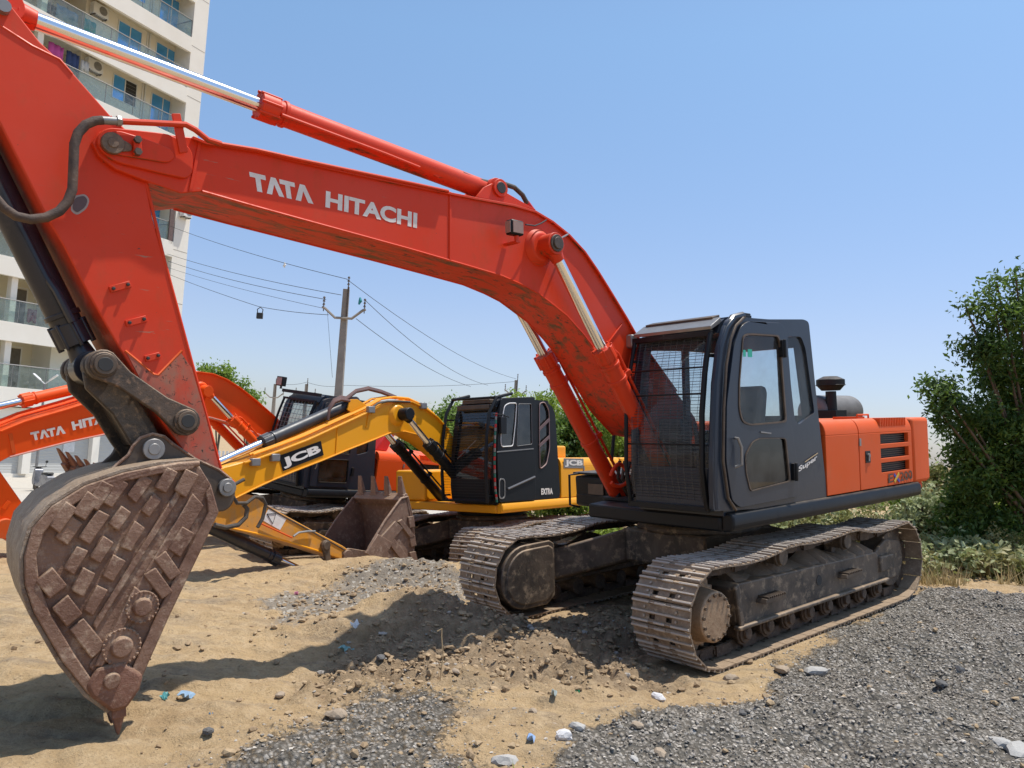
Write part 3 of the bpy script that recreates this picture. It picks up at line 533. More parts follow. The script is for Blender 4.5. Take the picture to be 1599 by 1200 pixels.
def upper(root, mc, P):
    """platform, cab, engine deck, counterweight; P holds colours and variants"""
    YL = 1.30; pf = MB()
    pf.prism(P.get('plat', [(1.38, -.5), (1.42, .35), (1.42, 1.22), (1.36, 1.26), (-2.45, 1.26), (-2.45, -1.26), (1.0, -1.26), (1.30, -1.2)]), 1.065, 1.20, ax='z')
    pf.build('platform', P['frame'], root, .02)
    sk = MB()
    prof = [(1.245, 1.06), (1.34, 1.075), (1.365, 1.11), (1.365, 1.19), (1.34, 1.235), (1.245, 1.24)]
    sk.prism(prof, -2.62, 1.43, ax='x')
    sk.build('side_skirt', P['skirt'], root, .03, seg=3)
    # ---- cab
    side = [(1.50, 1.245), (1.545, 1.5), (1.53, 1.9), (1.46, 2.4), (1.40, 2.70), (1.33, 2.84), (1.22, 2.90), (.02, 2.915), (-.05, 2.86), (-.09, 2.6), (-.30, 1.245)]
    if P.get('cabside'): side = P['cabside']
    holes = P['sideholes']
    c = MB(); yo, yi_ = 1.325, 1.285
    c.prism(side, yi_, yo, holes=holes)
    ro = [(1.30, 1.30), (1.42, 2.0), (1.30, 2.78), (.1, 2.78), (-.12, 2.0), (-.1, 1.6), (1.2, 1.6)]
    c.prism(P.get('cabsideR', [(1.48, 1.245), (1.52, 1.5), (1.51, 1.9), (1.45, 2.4), (1.39, 2.70), (1.32, 2.84), (1.22, 2.90), (.02, 2.915), (-.05, 2.86), (-.09, 2.6), (-.30, 1.245)]), .33, .37, holes=[[(1.30, 1.75), (1.30, 2.2), (1.22, 2.72), (.68, 2.74), (.68, 1.75)], [(.60, 1.75), (.60, 2.74), (.08, 2.74), (-.08, 1.75)]])
    # roof, rear wall with window, floor, front frame
    c.prism([(1.24, 2.885), (1.22, 2.955), (.02, 2.965), (-.03, 2.885)], .36, 1.30)
    def rearx(z): return -.30+(z-1.245)/(2.6-1.245)*.21 if z < 2.6 else -.09+(z-2.6)*.3
    for (z0, z1, ya, yb) in ((1.245, 2.06, .37, 1.285), (2.74, 2.885, .37, 1.285), (2.06, 2.74, .37, .47), (2.06, 2.74, 1.19, 1.285)):
        c.hexa([(rearx(z0), ya, z0), (rearx(z0)+.04, ya, z0), (rearx(z0)+.04, yb, z0), (rearx(z0), yb, z0), (rearx(z1), ya, z1), (rearx(z1)+.04, ya, z1), (rearx(z1)+.04, yb, z1), (rearx(z1), yb, z1)])
    c.box(-.26, 1.46, .37, 1.285, 1.21, 1.26)
    fx = [(1.50, 1.26), (1.545, 1.5), (1.53, 1.9), (1.46, 2.4), (1.40, 2.70), (1.30, 2.87)]
    for ya, yb in ((.37, .42), (1.22, 1.285)): c.strip(fx, ya, yb, .035)
    c.prism([(1.50, 1.25), (1.56, 1.25), (1.575, 1.5), (1.57, 1.62), (1.53, 1.62)], .42, 1.22)
    c.prism([(1.32, 2.80), (1.37, 2.80), (1.32, 2.90), (1.25, 2.94), (1.22, 2.90)], .42, 1.22)
    cab = c.build('cab', P['cab'], root, .014)
    g = MB(); g.strip([(1.545, 1.6), (1.53, 1.9), (1.46, 2.4), (1.375, 2.81)], .42, 1.22, .006); g.build('windshield', P['glass'], cab, 0)
    g = MB(); g.strip([(rearx(2.05)+.02, 2.05), (rearx(2.74)+.02, 2.74)], .46, 1.2, .005); g.build('rear_window', P['glass'], cab)
    g = MB(); g.prism([(1.31, 1.74), (1.31, 2.2), (1.23, 2.73), (.67, 2.75), (.67, 1.74)], .345, .35); g.prism([(.61, 1.74), (.61, 2.75), (.07, 2.75), (-.09, 1.74)], .345, .35); g.build('right_window', P['glass'], cab)
    s = MB(); s.box(.35, .80, .62, 1.05, 1.50, 1.64); s.prism([(.38, 1.60), (.50, 1.60), (.40, 2.28), (.36, 2.36), (.27, 2.36), (.25, 2.28)], .62, 1.05); s.box(.45, .85, .48, .60, 1.26, 1.80); s.box(.45, .85, 1.08, 1.18, 1.26, 1.78); s.box(.42, .75, .66, 1.0, 1.26, 1.50)
    s.build('seat', M['seat'], cab, .04)
    s = MB(); s.box(.95, 1.2, .55, .62, 1.26, 1.95); s.tube([(.75, .54, 1.78), (.78, .54, 2.0)], .018); s.tube([(.75, 1.13, 1.78), (.78, 1.13, 2.0)], .018); s.box(1.12, 1.3, .5, .75, 1.85, 2.05); s.build('console', M['seat'], cab, .015)
    # ---- engine deck
    hd = MB(); zt = P.get('hood', 2.0); hx0, hx1 = -2.46, -.32
    hd.prism([(-1.26, 1.2), (1.20, 1.2), (1.20, zt-.1), (1.12, zt-.006), (-1.16, zt), (-1.26, zt-.1)], hx0-.1, hx1, ax='x')
    deck = hd.build('engine_cover', P['body'], root, .03)
    def panel(x0, x1, holes=(), nm='side_panel', mat=None, vent=False):
        s = MB(); q0, q1 = zt-.15, 1.245
        s.prism([(x0, q1), (x1, q1), (x1, q0), (x0, q0)], 1.285, 1.335, holes=holes)
        cr = [(1.335-.05+.05*math.cos(R(a))-(.0), q0+.0) for a in (0,)]
        prof = [(1.205, q0), (1.335, q0)]+[(1.235+.10*math.cos(R(a)), q0+.16*math.sin(R(a))) for a in (15, 30, 45, 60, 75, 90)]+[(1.205, q0+.16)]
        s.prism(prof, x0, x1, ax='x'); return s.build(nm, mat or P['body'], root, .006)
    b0 = (1.305+0)
    pa = panel(-1.055, hx1, nm='side_panel'); 
    vx0, vx1 = -2.36, -1.60; vh = [[(vx0, a), (vx1, a), (vx1, a+.11), (vx0, a+.11)] for a in (1.40, 1.56, 1.72)] if P['vents'] else []
    if P.get('bigvent'): vh = []
    pb = panel(hx0, -1.07, holes=vh)
    if vh:
        s = MB(); s.box(vx0-.03, vx1+.03, 1.262, 1.27, 1.40, 1.84); lv = s.build('vent_mesh', M['black'], pb)
        s = MB()
        for a in (1.40, 1.56, 1.72):
            for k in range(4): s.box(vx0, vx1, 1.28, 1.292, a+.014+.024*k, a+.020+.024*k)
        s.build('vent_louvre', M['darkmetal'], pb)
        s = MB()
        for k in range(16): s.box(-2.30+.045*k, -2.282+.045*k, 1.25, 1.335, zt-.08, zt+.012)
        s.build('top_grille', P['body'], pb)
    if P.get('bigvent'):
        s = MB()
        for k in range(9):
            z = 1.30+.045*k
            for a, b in ((-1.98, -1.72), (-1.68, -1.35)): s.box(a, b, 1.334, 1.339, z, z+.02)
        s.build('vent_slots', M['black'], pb)
    s = MB(); s.box(-1.32, -1.20, 1.335, 1.342, 1.53, 1.66); s.build('latch_plate', M['black'], pa, .004); s = MB(); s.cyl((-1.26, 1.34, 1.61), (-1.26, 1.36, 1.61), .022); s.box(-1.275, -1.245, 1.34, 1.356, 1.55, 1.60); s.build('latch', M['greymetal'], pa)
    s = MB(); s.box(-1.10, -1.06, 1.336, 1.345, 1.72, 1.80); s.build('hinge', M['greymetal'], pa)
    cwp = [(-2.50, 1.335), (-2.90, 1.335), (-3.14, 1.27), (-3.30, 1.05), (-3.38, .6), (-3.40, 0), (-3.38, -.6), (-3.30, -1.05), (-3.14, -1.27), (-2.90, -1.335), (-2.50, -1.335)]
    s = MB(); s.prism(cwp, 1.22, zt+.005, ax='z'); s.prism([(-2.50+(a+2.50)*.93, b*.94) for a, b in cwp], 1.10, 1.22, ax='z'); s.build('counterweight', P.get('cw', P['body']), root, .045, seg=3)
    s = MB(); s.box(-2.52, -2.44, -1.25, 1.30, 1.24, zt-.03); s.build('gap_shade_filler', M['black'], root)  # black filler box: the shade of the open gap put in as colour
    return cab, deck, pb
def roundrect(x0, x1, z0, z1, r, n=4):
    o = []
    for cx, cz, a0 in ((x1-r, z1-r, 0), (x0+r, z1-r, 90), (x0+r, z0+r, 180), (x1-r, z0+r, 270)):
        for k in range(n+1): a = R(a0+90*k/n); o.append((cx+r*math.cos(a), cz+r*math.sin(a)))
    return o
def rpoly(pts, r=.03, n=3):                         # polygon with rounded corners
    P = [np.array(p, float) for p in pts]; o = []; k = len(P)
    for i in range(k):
        a, b, c = P[i-1], P[i], P[(i+1) % k]; d1 = a-b; d2 = c-b; l1, l2 = np.linalg.norm(d1), np.linalg.norm(d2); q = min(r, l1*.45, l2*.45); p0 = b+d1/l1*q; p1 = b+d2/l2*q
        for j in range(n+1): t = j/n; o.append(tuple((1-t)**2*p0+2*t*(1-t)*b+t*t*p1))
    return o

# ------------------------------------------------------------------ main orange excavator
m = MA; RT = thing('excavator', 'large orange excavator in the foreground with a wire-caged dark cab and rusty tip-down bucket', 'excavator', mw=m.M, group='parked excavators')
OM = dict(chain=M['chain'], frame=M['frame'], hub=M['hub'])
undercarriage(RT, OM)
CY = 1.325
o_ = lambda pts: m.o(pts, CY)
cabside = rpoly(o_([(1137, 500), (1124, 540), (1117, 630), (1113, 720), (1114, 799), (1180, 795), (1292, 776), (1277, 640), (1263, 503), (1255, 499), (1200, 499), (1150, 495)]), .04)
dUw = rpoly(o_([(1155, 525), (1164, 521), (1212, 524), (1215, 540), (1224, 660), (1167, 665), (1154, 660), (1149, 640), (1149, 600)]), .05)
dLw = rpoly(o_([(1170, 690), (1182, 684), (1223, 684), (1230, 752), (1167, 768), (1160, 740), (1158, 712)]), .04)
rW = rpoly(o_([(1229, 526), (1251, 526), (1258, 545), (1272, 645), (1247, 664), (1241, 655), (1235, 600)]), .04)
door_o = rpoly(o_([(1142, 540), (1153, 510), (1165, 502), (1216, 505), (1224, 519), (1231, 660), (1242, 729), (1244, 775), (1152, 793), (1139, 782), (1130, 720), (1131, 630)]), .05)
bigdoor = rpoly(o_([(1150, 545), (1160, 518), (1210, 520), (1218, 540), (1225, 680), (1234, 740), (1234, 760), (1160, 775), (1148, 760), (1143, 640)]), .05)
cab, deck, pb = upper(RT, m, dict(frame=M['black'], skirt=M['black'], cab=M['navy'], body=M['orange_faded'], glass=M['glass'], sideholes=[bigdoor, rW], cabside=cabside, vents=True, cw=M['orange_faded'], plat=[(1.10, -.44), (1.38, -.36), (1.42, .35), (1.42, 1.22), (1.36, 1.26), (-2.45, 1.26), (-2.45, -1.26), (.62, -1.26), (.66, -.46)]))
s = MB(); s.prism(door_o, 1.328, 1.352, holes=[dUw, dLw]); door = s.build('door', M['navy'], cab, .008)
s = MB()
for loop in (dUw, dLw):
    cx_, cz_ = np.mean(loop, 0); inn = [(cx_+(a-cx_)*.95, cz_+(b-cz_)*.965) for a, b in loop]; s.prism(loop, 1.345, 1.360, holes=[inn])
s.build('window_seal', M['darkmetal'], door, .003)
s = MB(); s.prism([(np.mean(dUw, 0)[0]+(a-np.mean(dUw, 0)[0])*.99, b) for a, b in dUw], 1.336, 1.340); s.build('window', M['glass'], door)
s = MB(); s.prism(dLw, 1.336, 1.340); s.build('window', M['glass_dark'], door)
s = MB(); s.prism(rW, 1.30, 1.305); s.build('side_window', M['glass'], cab)
hp = m.un(1146, 690, 1.35); s = MB(); s.tube([(hp[0]-.02, 1.345, hp[1]+.03), (hp[0], 1.39, hp[1]+.03), (hp[0]-.045, 1.395, hp[1]-.05), (hp[0]-.04, 1.395, hp[1]-.20), (hp[0]-.01, 1.345, hp[1]-.22)], .013); s.build('handle', M['greymetal'], door)
for uv in ((1220, 545), (1238, 737)):
    p = m.un(*uv, 1.35); s = MB(); s.box(p[0]-.03, p[0]+.035, 1.335, 1.385, p[1]-.08, p[1]+.08); s.cyl((p[0], 1.385, p[1]-.085), (p[0], 1.385, p[1]+.085), .018, n=10); s.build('hinge', M['black'], cab, .004)
s = MB(); a = m.pt(1187, 675, 1.352); b = m.pt(1203, 677, 1.352); s.bar(a, b, .02, .012); s.build('door_latch', M['greymetal'], door)
p = m.un(1171, 551, 1.342); s = MB(); s.box(p[0]-.035, p[0]+.035, 1.341, 1.343, p[1]-.04, p[1]+.03); s.box(p[0]+.07, p[0]+.11, 1.341, 1.343, p[1]-.04, p[1]+.02)
s.build('green_sticker', simple('green_sticker', (.03, .42, .30), .5, 0, .1, 5, 0), door)
# moulded A pillar and drip rail
s = MB(); path = o_([(1163, 493), (1148, 497), (1136, 514), (1127, 545), (1121, 600), (1118, 680), (1117, 760), (1120, 796)])
s.tube([xz(p, 1.30) for p in path], .038, 10); s.build('door_pillar', M['navy'], cab)
s = MB(); s.tube([xz(p, 1.345) for p in o_([(1158, 497), (1146, 509), (1138, 530), (1131, 570), (1127, 640), (1126, 720), (1134, 778), (1146, 797)])], .012, 8); s.build('door_seal', M['darkmetal'], cab)
s = MB(); s.box(.80, .95, 1.1, 1.22, 2.96, 3.0); s.tube([(1.05, 1.2, 2.955), (.95, 1.2, 3.01), (.8, 1.2, 3.01)], .012); s.cyl((.1, 1.0, 2.96), (.1, 1.0, 2.985), .1, n=20); s.build('roof_fittings', M['black'], cab, .006)
# wire guard in front of the windshield
GX = [(1.57, 1.27), (1.63, 1.6), (1.61, 2.1), (1.54, 2.5), (1.45, 2.80)]
def gxat(z): 
    zs = [p[1] for p in GX]; xs_ = [p[0] for p in GX]; return float(np.interp(z, zs, xs_))
s = MB(); zz = np.linspace(1.27, 2.80, 14)
for yy, r_ in ((.36, .02), (1.20, .026)): s.tube([(gxat(z), yy, z) for z in zz], r_, 8)
for z, r_ in ((1.27, .03), (2.80, .02)): s.bar((gxat(z), .34, z), (gxat(z), 1.22, z), .04, .05)
for z in (1.83, 2.27, 2.50): s.tube([(gxat(z)-.012, .36, z), (gxat(z)-.012, 1.20, z)], .008, 6)
for z in (1.34, 2.6): 
    for yy in (.38, 1.22): s.bar((gxat(z), yy, z), (gxat(z)-.17, yy, z), .03, .03)
guard = s.build('windshield_guard', M['black'], cab, .004)
s = MB(); k = 0
for z in np.arange(1.31, 2.79, .0265):
    z1 = z+.004*math.sin(k*1.7)+(.010*math.sin(k*.35)); s.tube([(gxat(z1)-.02, .36, z1), (gxat(z1+.008)-.015+.006*math.sin(k), .7, z1+.008), (gxat(z1)-.02, 1.20, z1)], .0021, 4, caps=False); k += 1
for yy in np.arange(.42, 1.19, .072): s.tube([(gxat(z)-.017, yy+.006*math.sin(z*7+yy*20), z) for z in zz], .0022, 4, caps=False)
s.build('wire_mesh', simple('grey_wire', (.10, .10, .105), .4, .6, .2, 6, 0), guard)
s = MB(); s.prism([(1.30, 2.90), (1.46, 2.83), (1.47, 2.86), (1.31, 2.95)], .36, 1.22); s.prism([(1.22, 2.955), (1.33, 2.93), (1.34, 2.955), (1.22, 2.985)], .40, 1.15, m=1); s.build('sun_visor', [M['greymetal'], M['darkmetal']], cab, .004)
s = MB(); s.box(1.38, 1.46, .22, .33, 2.74, 2.87); l = s.build('work_lamp', M['greymetal'], cab, .015); s = MB(); s.box(1.461, 1.466, .235, .315, 2.755, 2.855); s.build('lens', M['lens'], l); 
# deck furniture
for uv0, uv1, r0 in (((1298, 592), (1298, 655), .1),):
    a = m.un(1297, 605, -.35); b = m.un(1297, 655, -.35); s = MB(); s.cyl((a[0], -.35, 1.98), (a[0], -.35, a[1]-.06), .085, .075); s.cyl((a[0], -.35, a[1]-.05), (a[0], -.35, a[1]+.02), .13, .19, n=28); s.cyl((a[0], -.35, a[1]+.02), (a[0], -.35, a[1]+.11), .20, .20, n=28); s.cyl((a[0], -.35, a[1]+.11), (a[0], -.35, a[1]+.16), .20, .10, n=28); s.cyl((a[0], -.35, a[1]+.025), (a[0], -.35, a[1]+.035), .21, n=28); s.box(a[0]-.17, a[0]+.17, -.5, -.2, 2.0, 2.12); s.build('air_precleaner', M['black'], deck, .006)
a = m.un(1282, 640, -.6); b = m.un(1345, 640, -.6); s = MB(); s.cyl((a[0]+.3, -.6, 2.10), (b[0]+.42, -.6, 2.10), .25, n=32); s.build('muffler', simple('sooty_muffler_steel', (.20, .19, .18), .6, .3, .4, 5, .1), deck, .08, seg=3)
s = MB(); s.box(-1.3, -1.0, .2, .7, 2.0, 2.05); s.box(-2.2, -2.0, .6, .9, 2.0, 2.03); s.tube([(-2.3, .9, 2.0), (-2.3, .9, 2.05), (-2.0, .9, 2.05), (-2.0, .9, 2.0)], .012); s.build('deck_grip', M['orange_faded'], deck, .006)
# right-hand toolbox with grab rail, left of the boom as the photo sees it
s = MB(); s.prism(rpoly([(-.6, 1.05), (.60, 1.05), (.62, 1.40), (-.6, 1.42)], .03), -1.26, -.52); s.box(-.6, .64, -1.28, -.50, 1.421, 1.445); tb = s.build('toolbox', M['black'], RT, .012)
s = MB(); s.tube([(.62, -1.2, 1.43), (.78, -1.2, 1.42), (.78, -1.2, 1.08), (.62, -1.2, 1.04)], .014); s.build('grab_rail', M['black'], tb)
s = MB(); s.box(.622, .632, -1.05, -.82, 1.20, 1.32); s.build('tool_slot', M['darkmetal'], tb)
text_quad('Super', m, cab, (1247, 740), (1276, 720), (1247, 729), 1.33, M['white'], 'lettering', .03)
s = MB(); s.bar(m.pt(1257, 722, 1.336), m.pt(1277, 708, 1.336), .006, .008); s.build('decal_stripe', simple('tan_stripe', (.38, .28, .16), .5), cab)
text_quad('E', m, pb, (1387.5, 755), (1395, 753), (1387, 741), 1.338, M['decal'], 'lettering', .02); text_quad('200', m, pb, (1406, 752), (1425, 748), (1405, 738), 1.338, M['decal'], 'lettering', .02)
s = MB(); s.bar(m.pt(1396, 741, 1.341), m.pt(1405, 752, 1.341), .004, .035); xx = s.build('lettering', simple('blue_decal', (.04, .05, .35), .5), pb); s = MB(); s.bar(m.pt(1404, 739, 1.344), m.pt(1397, 753, 1.344), .004, .03); s.build('lettering', simple('yellow_decal', (.65, .42, .03), .5), pb)
# ---- boom
BW = .27
top = [(190, 204), (240, 208), (300, 214), (320, 222), (400, 235), (470, 252), (560, 272), (650, 291), (740, 309), (800, 320), (835, 330), (862, 346), (888, 367), (912, 393), (932, 422), (955, 459), (978, 497), (992, 522), (1020, 561), (1055, 610), (1086, 652), (1092, 672)]
bot = [(1082, 683), (1060, 688), (1020, 680), (985, 640), (962, 600), (936, 555), (911, 522), (885, 493), (860, 473), (842, 459), (818, 446), (784, 431), (720, 412), (640, 389), (560, 367), (480, 345), (400, 323), (316, 299), (283, 302), (224, 281), (181, 264), (155, 244), (144, 222), (155, 206), (172, 201)]
topL = m.o(top, BW); botL = m.o(bot, BW)
s = MB(); s.prism(topL+botL, -BW+.02, BW-.006)
boom = s.build('boom', M['orange'], RT, .006)
# flange strips along the top and bottom edges, standing proud of the web
def flange(px, y0, y1, th, nm='boom_flange', mat=None, par=None): s = MB(); s.strip([p for p in px], y0, y1, th); return s.build(nm, mat or M['orange'], par or boom, .003)
flange(topL[2:20][::-1], -BW, BW+.022, -.022) if False else flange(topL[2:20], -BW-.0, BW+.022, .020)
s = MB(); bl_ = botL[2:18]; s.tube([xz(p, BW-.004) for p in bl_], .009, 6); s.tube([xz(p, -BW+.02) for p in bl_], .009, 6); s.build('weld_seam', M['orange'], boom)

# weld bands of the box section
s = MB()
for a, b in (((703, 300), (703, 408)), ((312, 222), (297, 300))): s.bar(m.pt(*a, BW-.002), m.pt(*b, BW-.002), .02, .012)
s.bar(m.pt(972, 505, BW-.002), m.pt(945, 542, BW-.002), .02, .012)
s.build('weld_seam', M['orange'], boom, .002)
nose = rpoly(m.o([(157, 205), (172, 201), (213, 205), (266, 211), (300, 235), (299, 272), (289, 281), (241, 270), (180, 255), (158, 240), (148, 222)], BW), .06)
s = MB(); s.prism(nose, BW-.01, BW+.022); np1 = s.build('nose_plate', M['orange'], boom, .006)
s = MB(); s.prism(rpoly(m.o([(168, 208), (185, 205), (235, 221), (268, 235), (273, 247), (262, 256), (225, 250), (180, 243), (162, 232), (160, 218)], BW+.022), .05), BW+.02, BW+.04); s.build('wear_plate', M['orange'], boom, .006)
pc = m.un(176, 224, BW+.05); s = MB(); pinboss(s, pc, BW+.03, BW+.062, .062, 28); s.ring(pc[0], pc[1], BW+.06, BW+.068, .03, 20); s.prism(rpoly(m.o([(168, 212), (181, 211), (207, 226), (207, 236), (181, 237), (166, 232)], BW+.06), .03), BW+.045, BW+.055); s.build('pin_cap', simple('dusty_pin_steel', (.24, .16, .11), .7, .2, .5, 18, .4, (.11, .075, .055)), boom, .006)
s = MB(); s.prism(rpoly(m.o([(208, 215), (219, 214), (222, 243), (208, 244)], BW+.06), .02), BW+.03, BW+.075); kp = s.build('keeper_plate', M['orange'], boom, .004)
for uv in ((215.5, 218), (216, 237)): p = m.un(*uv, BW+.09); s = MB(); s.ring(p[0], p[1], BW+.07, BW+.10, .022, 6); s.build('bolt', M['darkmetal'], kp)
s = MB(); s.prism(m.o([(268, 178), (281, 178), (293, 238), (280, 240)], BW+.05), BW+.04, BW+.06); s.build('pipe_bracket', M['orange'], boom, .003)
# steel pipe and hose at the nose
YP = BW+.07
s = MB(); s.tube([m.pt(u, v, YP) for u, v in ((188, 190), (230, 192), (270, 194), (290, 195), (305, 203), (325, 219), (345, 225))], .018, 10); s.tube([m.pt(u, v, BW+.03) for u, v in ((345, 225), (400, 234), (470, 250), (560, 269), (650, 288), (700, 299))], .013, 8); s.build('hydraulic_pipe', M['orange'], boom)
s = MB(); s.tube([m.pt(u, v, YP) for u, v in ((158, 188), (172, 189), (190, 190))], .024, 12); s.cyl(m.pt(182, 189, YP), m.pt(189, 190, YP), .032, n=6); s.build('hose_fitting', M['greymetal'], boom, .002)
hp_ = [(160, 188), (148, 189), (134, 195), (122, 208), (116, 226), (115, 250), (114, 275), (113, 296), (106, 315), (93, 330), (72, 340), (48, 343), (25, 338), (6, 325), (-15, 300)]
s = MB(); s.tube([m.pt(u, v, YP+.01) for u, v in hp_], .026, 12); s.build('hydraulic_hose', simple('wrapped_brown_hose', (.12, .075, .05), .7, 0, .5, 14, .5, (.05, .035, .03)), boom)
tata(m, boom, (393, 297), (489.5, 319), (389, 268.5), BW-.0085, M['white'])
text_quad('HITACHI', m, boom, (508, 324), (651, 357), (509, 298), BW-.0055, M['white'], 'lettering', .04, th=.0004, off=.001)
# boom cylinder boss and lamp
TPn = m.un(862, 382, .40)
s = MB(); s.ring(TPn[0]+.03, TPn[1]-.01, BW-.01, BW+.05, .17, 36, r2=.12); s.ring(TPn[0], TPn[1], -BW-.28, BW+.06, .085, 28); s.build('cylinder_boss', M['orange'], boom, .01)
s = MB(); s.ring(TPn[0], TPn[1], BW+.155, BW+.20, .075, 24); s.ring(TPn[0], TPn[1], BW+.20, BW+.215, .052, 24); s.build('pin_cap', M['darkmetal'], boom, .004)
lp = m.un(809, 355, BW+.16); s = MB(); s.box(lp[0]-.05, lp[0]+.09, BW+.10, BW+.18, lp[1]-.07, lp[1]+.055); wl = s.build('work_lamp', M['black'], boom, .015); s = MB(); s.box(lp[0]+.091, lp[0]+.097, BW+.11, BW+.17, lp[1]-.055, lp[1]+.04); s.box(lp[0]-.035, lp[0]+.075, BW+.181, BW+.187, lp[1]-.055, lp[1]+.04); s.build('lens', M['lens'], wl); s = MB(); s.cyl((lp[0], BW+.14, lp[1]-.07), (lp[0], BW+.14, lp[1]-.12), .02); s.bar((lp[0], BW+.0, lp[1]-.12), (lp[0], BW+.16, lp[1]-.12), .05, .015); s.build('bracket', M['orange'], wl)
s = MB(); s.tube([m.pt(u, v, BW+y) for u, v, y in ((821, 351, .12), (835, 353, .05), (845, 349, .03), (853, 344, .02))], .007, 6); s.build('lamp_cable', M['wire'], boom)
s = MB(); s.tube([m.pt(u, v, BW+y) for u, v, y in ((874, 373, .19), (882, 369, .1), (887, 366, .02))], .008, 6); s.build('grease_pipe', M['greymetal'], boom)
# ---- cylinders
ft = (.80, 1.12)
cylinder(RT, m, TPn, ft, m.un(937, 547, .38), .085, .05, M['orange'], 'boom_cylinder', .38)
cylinder(RT, m, TPn, ft, m.un(937, 547, .38), .085, .05, M['orange'], 'boom_cylinder', -.38)
fa = m.un(764, 300, 0); ga = m.un(402, 176, 0); ra = m.un(4, 14, 0)
cylinder(RT, m, ra, fa, ga, .085, .052, M['orange'], 'arm_cylinder', 0, pipe=False)
bk = m.o([(764, 288), (775, 296), (833, 329), (740, 309), (752, 294)], .1); s = MB()
for y in (-.13, .11): s.prism(bk, y, y+.025)
s.ring(fa[0], fa[1], -.16, .16, .055, 20); s.build('cylinder_bracket', M['orange'], boom, .004)
s = MB(); s.ring(fa[0], fa[1], .137, .158, .078, 24); s.ring(fa[0], fa[1], .158, .166, .050, 24, m=1); s.build('pin_cap', [M['orange'], M['wire']], boom, .004)
s = MB(); s.tube([m.pt(u, v, .05) for u, v in ((655, 257), (662, 262), (683, 276), (695, 272), (712, 269), (722, 272))], .018, 8); s.tube([m.pt(u, v, .09) for u, v in ((440, 180), (520, 210), (600, 240), (655, 262))], .014, 8); s.build('hydraulic_pipe', M['orange'], boom)
s = MB(); s.tube([m.pt(u, v, .05) for u, v in ((722, 272), (745, 282), (765, 286), (785, 287), (803, 293), (816, 305), (823, 318))], .022, 10); s.tube([m.pt(u, v, -.05) for u, v in ((722, 275), (745, 286), (775, 296), (800, 312), (822, 327))], .022, 10); s.build('hydraulic_hose', M['rubber'], boom)
s = MB(); s.tube([m.pt(823, 316, .05), m.pt(834, 331, .05)], .02, 8); s.build('hose_fitting', M['red'], boom)
# hose loops near the boom foot
s = MB()
for k in range(4):
    y = -.25+.12*k; c0 = m.un(967, 742, y); s.tube([(c0[0]+.13*math.cos(a), y+.02*math.sin(a*2), c0[1]+.11*math.sin(a)) for a in np.linspace(0, 5.6, 16)], .018, 8)
s.build('hose_loops', M['orange'], RT)
s = MB()
for k in range(5): s.tube([(1.0+.04*k, -.25+.1*k, 1.62), (1.05+.05*k, -.24+.1*k, 1.45), (.9+.03*k, -.22+.1*k, 1.25), (.7, -.2+.1*k, 1.2)], .018, 8)
s.build('boom_foot_hoses', M['rubber'], RT)
s = MB()
for y in (-.34, .30): s.prism([(-.1, 1.2), (1.0, 1.2), (.95, 1.32), (.5, 1.5), (.4, 1.92), (.1, 1.92), (-.1, 1.5)], y, y+.04)
s.box(.3, 1.05, -.46, .46, 1.2, 1.24); s.ring(.8, 1.12, -.46, .46, .05); s.build('boom_mount', M['black'], RT, .01)
s = MB(); s.tube([m.pt(962, 640, -.9), m.pt(955, 720, -.9)], .02, 8); s.build('mirror_pole', M['black'], RT)
# ---- arm
AW = .225
armpx = [(-40, -70), (2, -20), (17, 8), (62, 65), (113, 113), (172, 180), (210, 220), (228, 283), (238, 340), (257, 407), (283, 503), (300, 567), (320, 640), (345, 732), (368, 752), (366, 775), (350, 782), (330, 770), (292, 715), (253, 660), (220, 600), (182, 537), (133, 450), (97, 380), (77, 347), (0, 193), (-60, 80), (-110, -40)]
aL = m.o(armpx, AW); s = MB(); s.prism(aL, -AW, AW); arm = s.build('arm', M['orange'], RT, .008)
s = MB(); s.strip(m.o([(0, 193), (77, 347), (97, 380), (133, 450), (182, 537), (220, 600)], AW), -AW+.01, AW-.01, -.003); ff = s.build('sunlit_front_face', paint('sunlit_dusty_orange', (.55, .20, .09), .8, .6, .3, coat=0, dustc=(.50, .36, .24)), arm)  # thin sheet in paler tan-orange: sunlight put into the colour, dust mottling over it
s = MB(); s.tube([xz(m.un(u, v, AW), AW-.002) for u, v in ((-30, 5), (0, 40), (50, 72), (93, 93), (113, 116))], .008, 6); s.tube([xz(m.un(u, v, AW), AW-.004) for u, v in ((172, 182), (212, 222), (228, 283), (257, 407), (300, 567), (345, 732))], .010, 6); s.build('weld_seam', M['orange'], arm)
lowpx = [(195, 548), (238, 582), (245, 583), (283, 548), (284, 504), (300, 567), (320, 640), (345, 732), (368, 752), (366, 775), (350, 782), (330, 770), (292, 715), (253, 660), (220, 600)]
s = MB(); s.prism(m.o([(197, 551), (238, 585), (247, 586), (281, 550), (299, 575), (319, 645), (343, 735), (362, 755), (360, 772), (348, 777), (330, 765), (293, 712), (255, 658), (222, 598)], AW), AW-.001, AW+.006); s.build('worn_lower_plate', M['orange_worn'], arm)
s = MB(); s.tube([xz(m.un(u, v, AW), AW) for u, v in ((195, 548), (240, 585), (247, 586), (284, 548))], .009, 6); s.build('weld_seam', M['orange_faded'], arm)
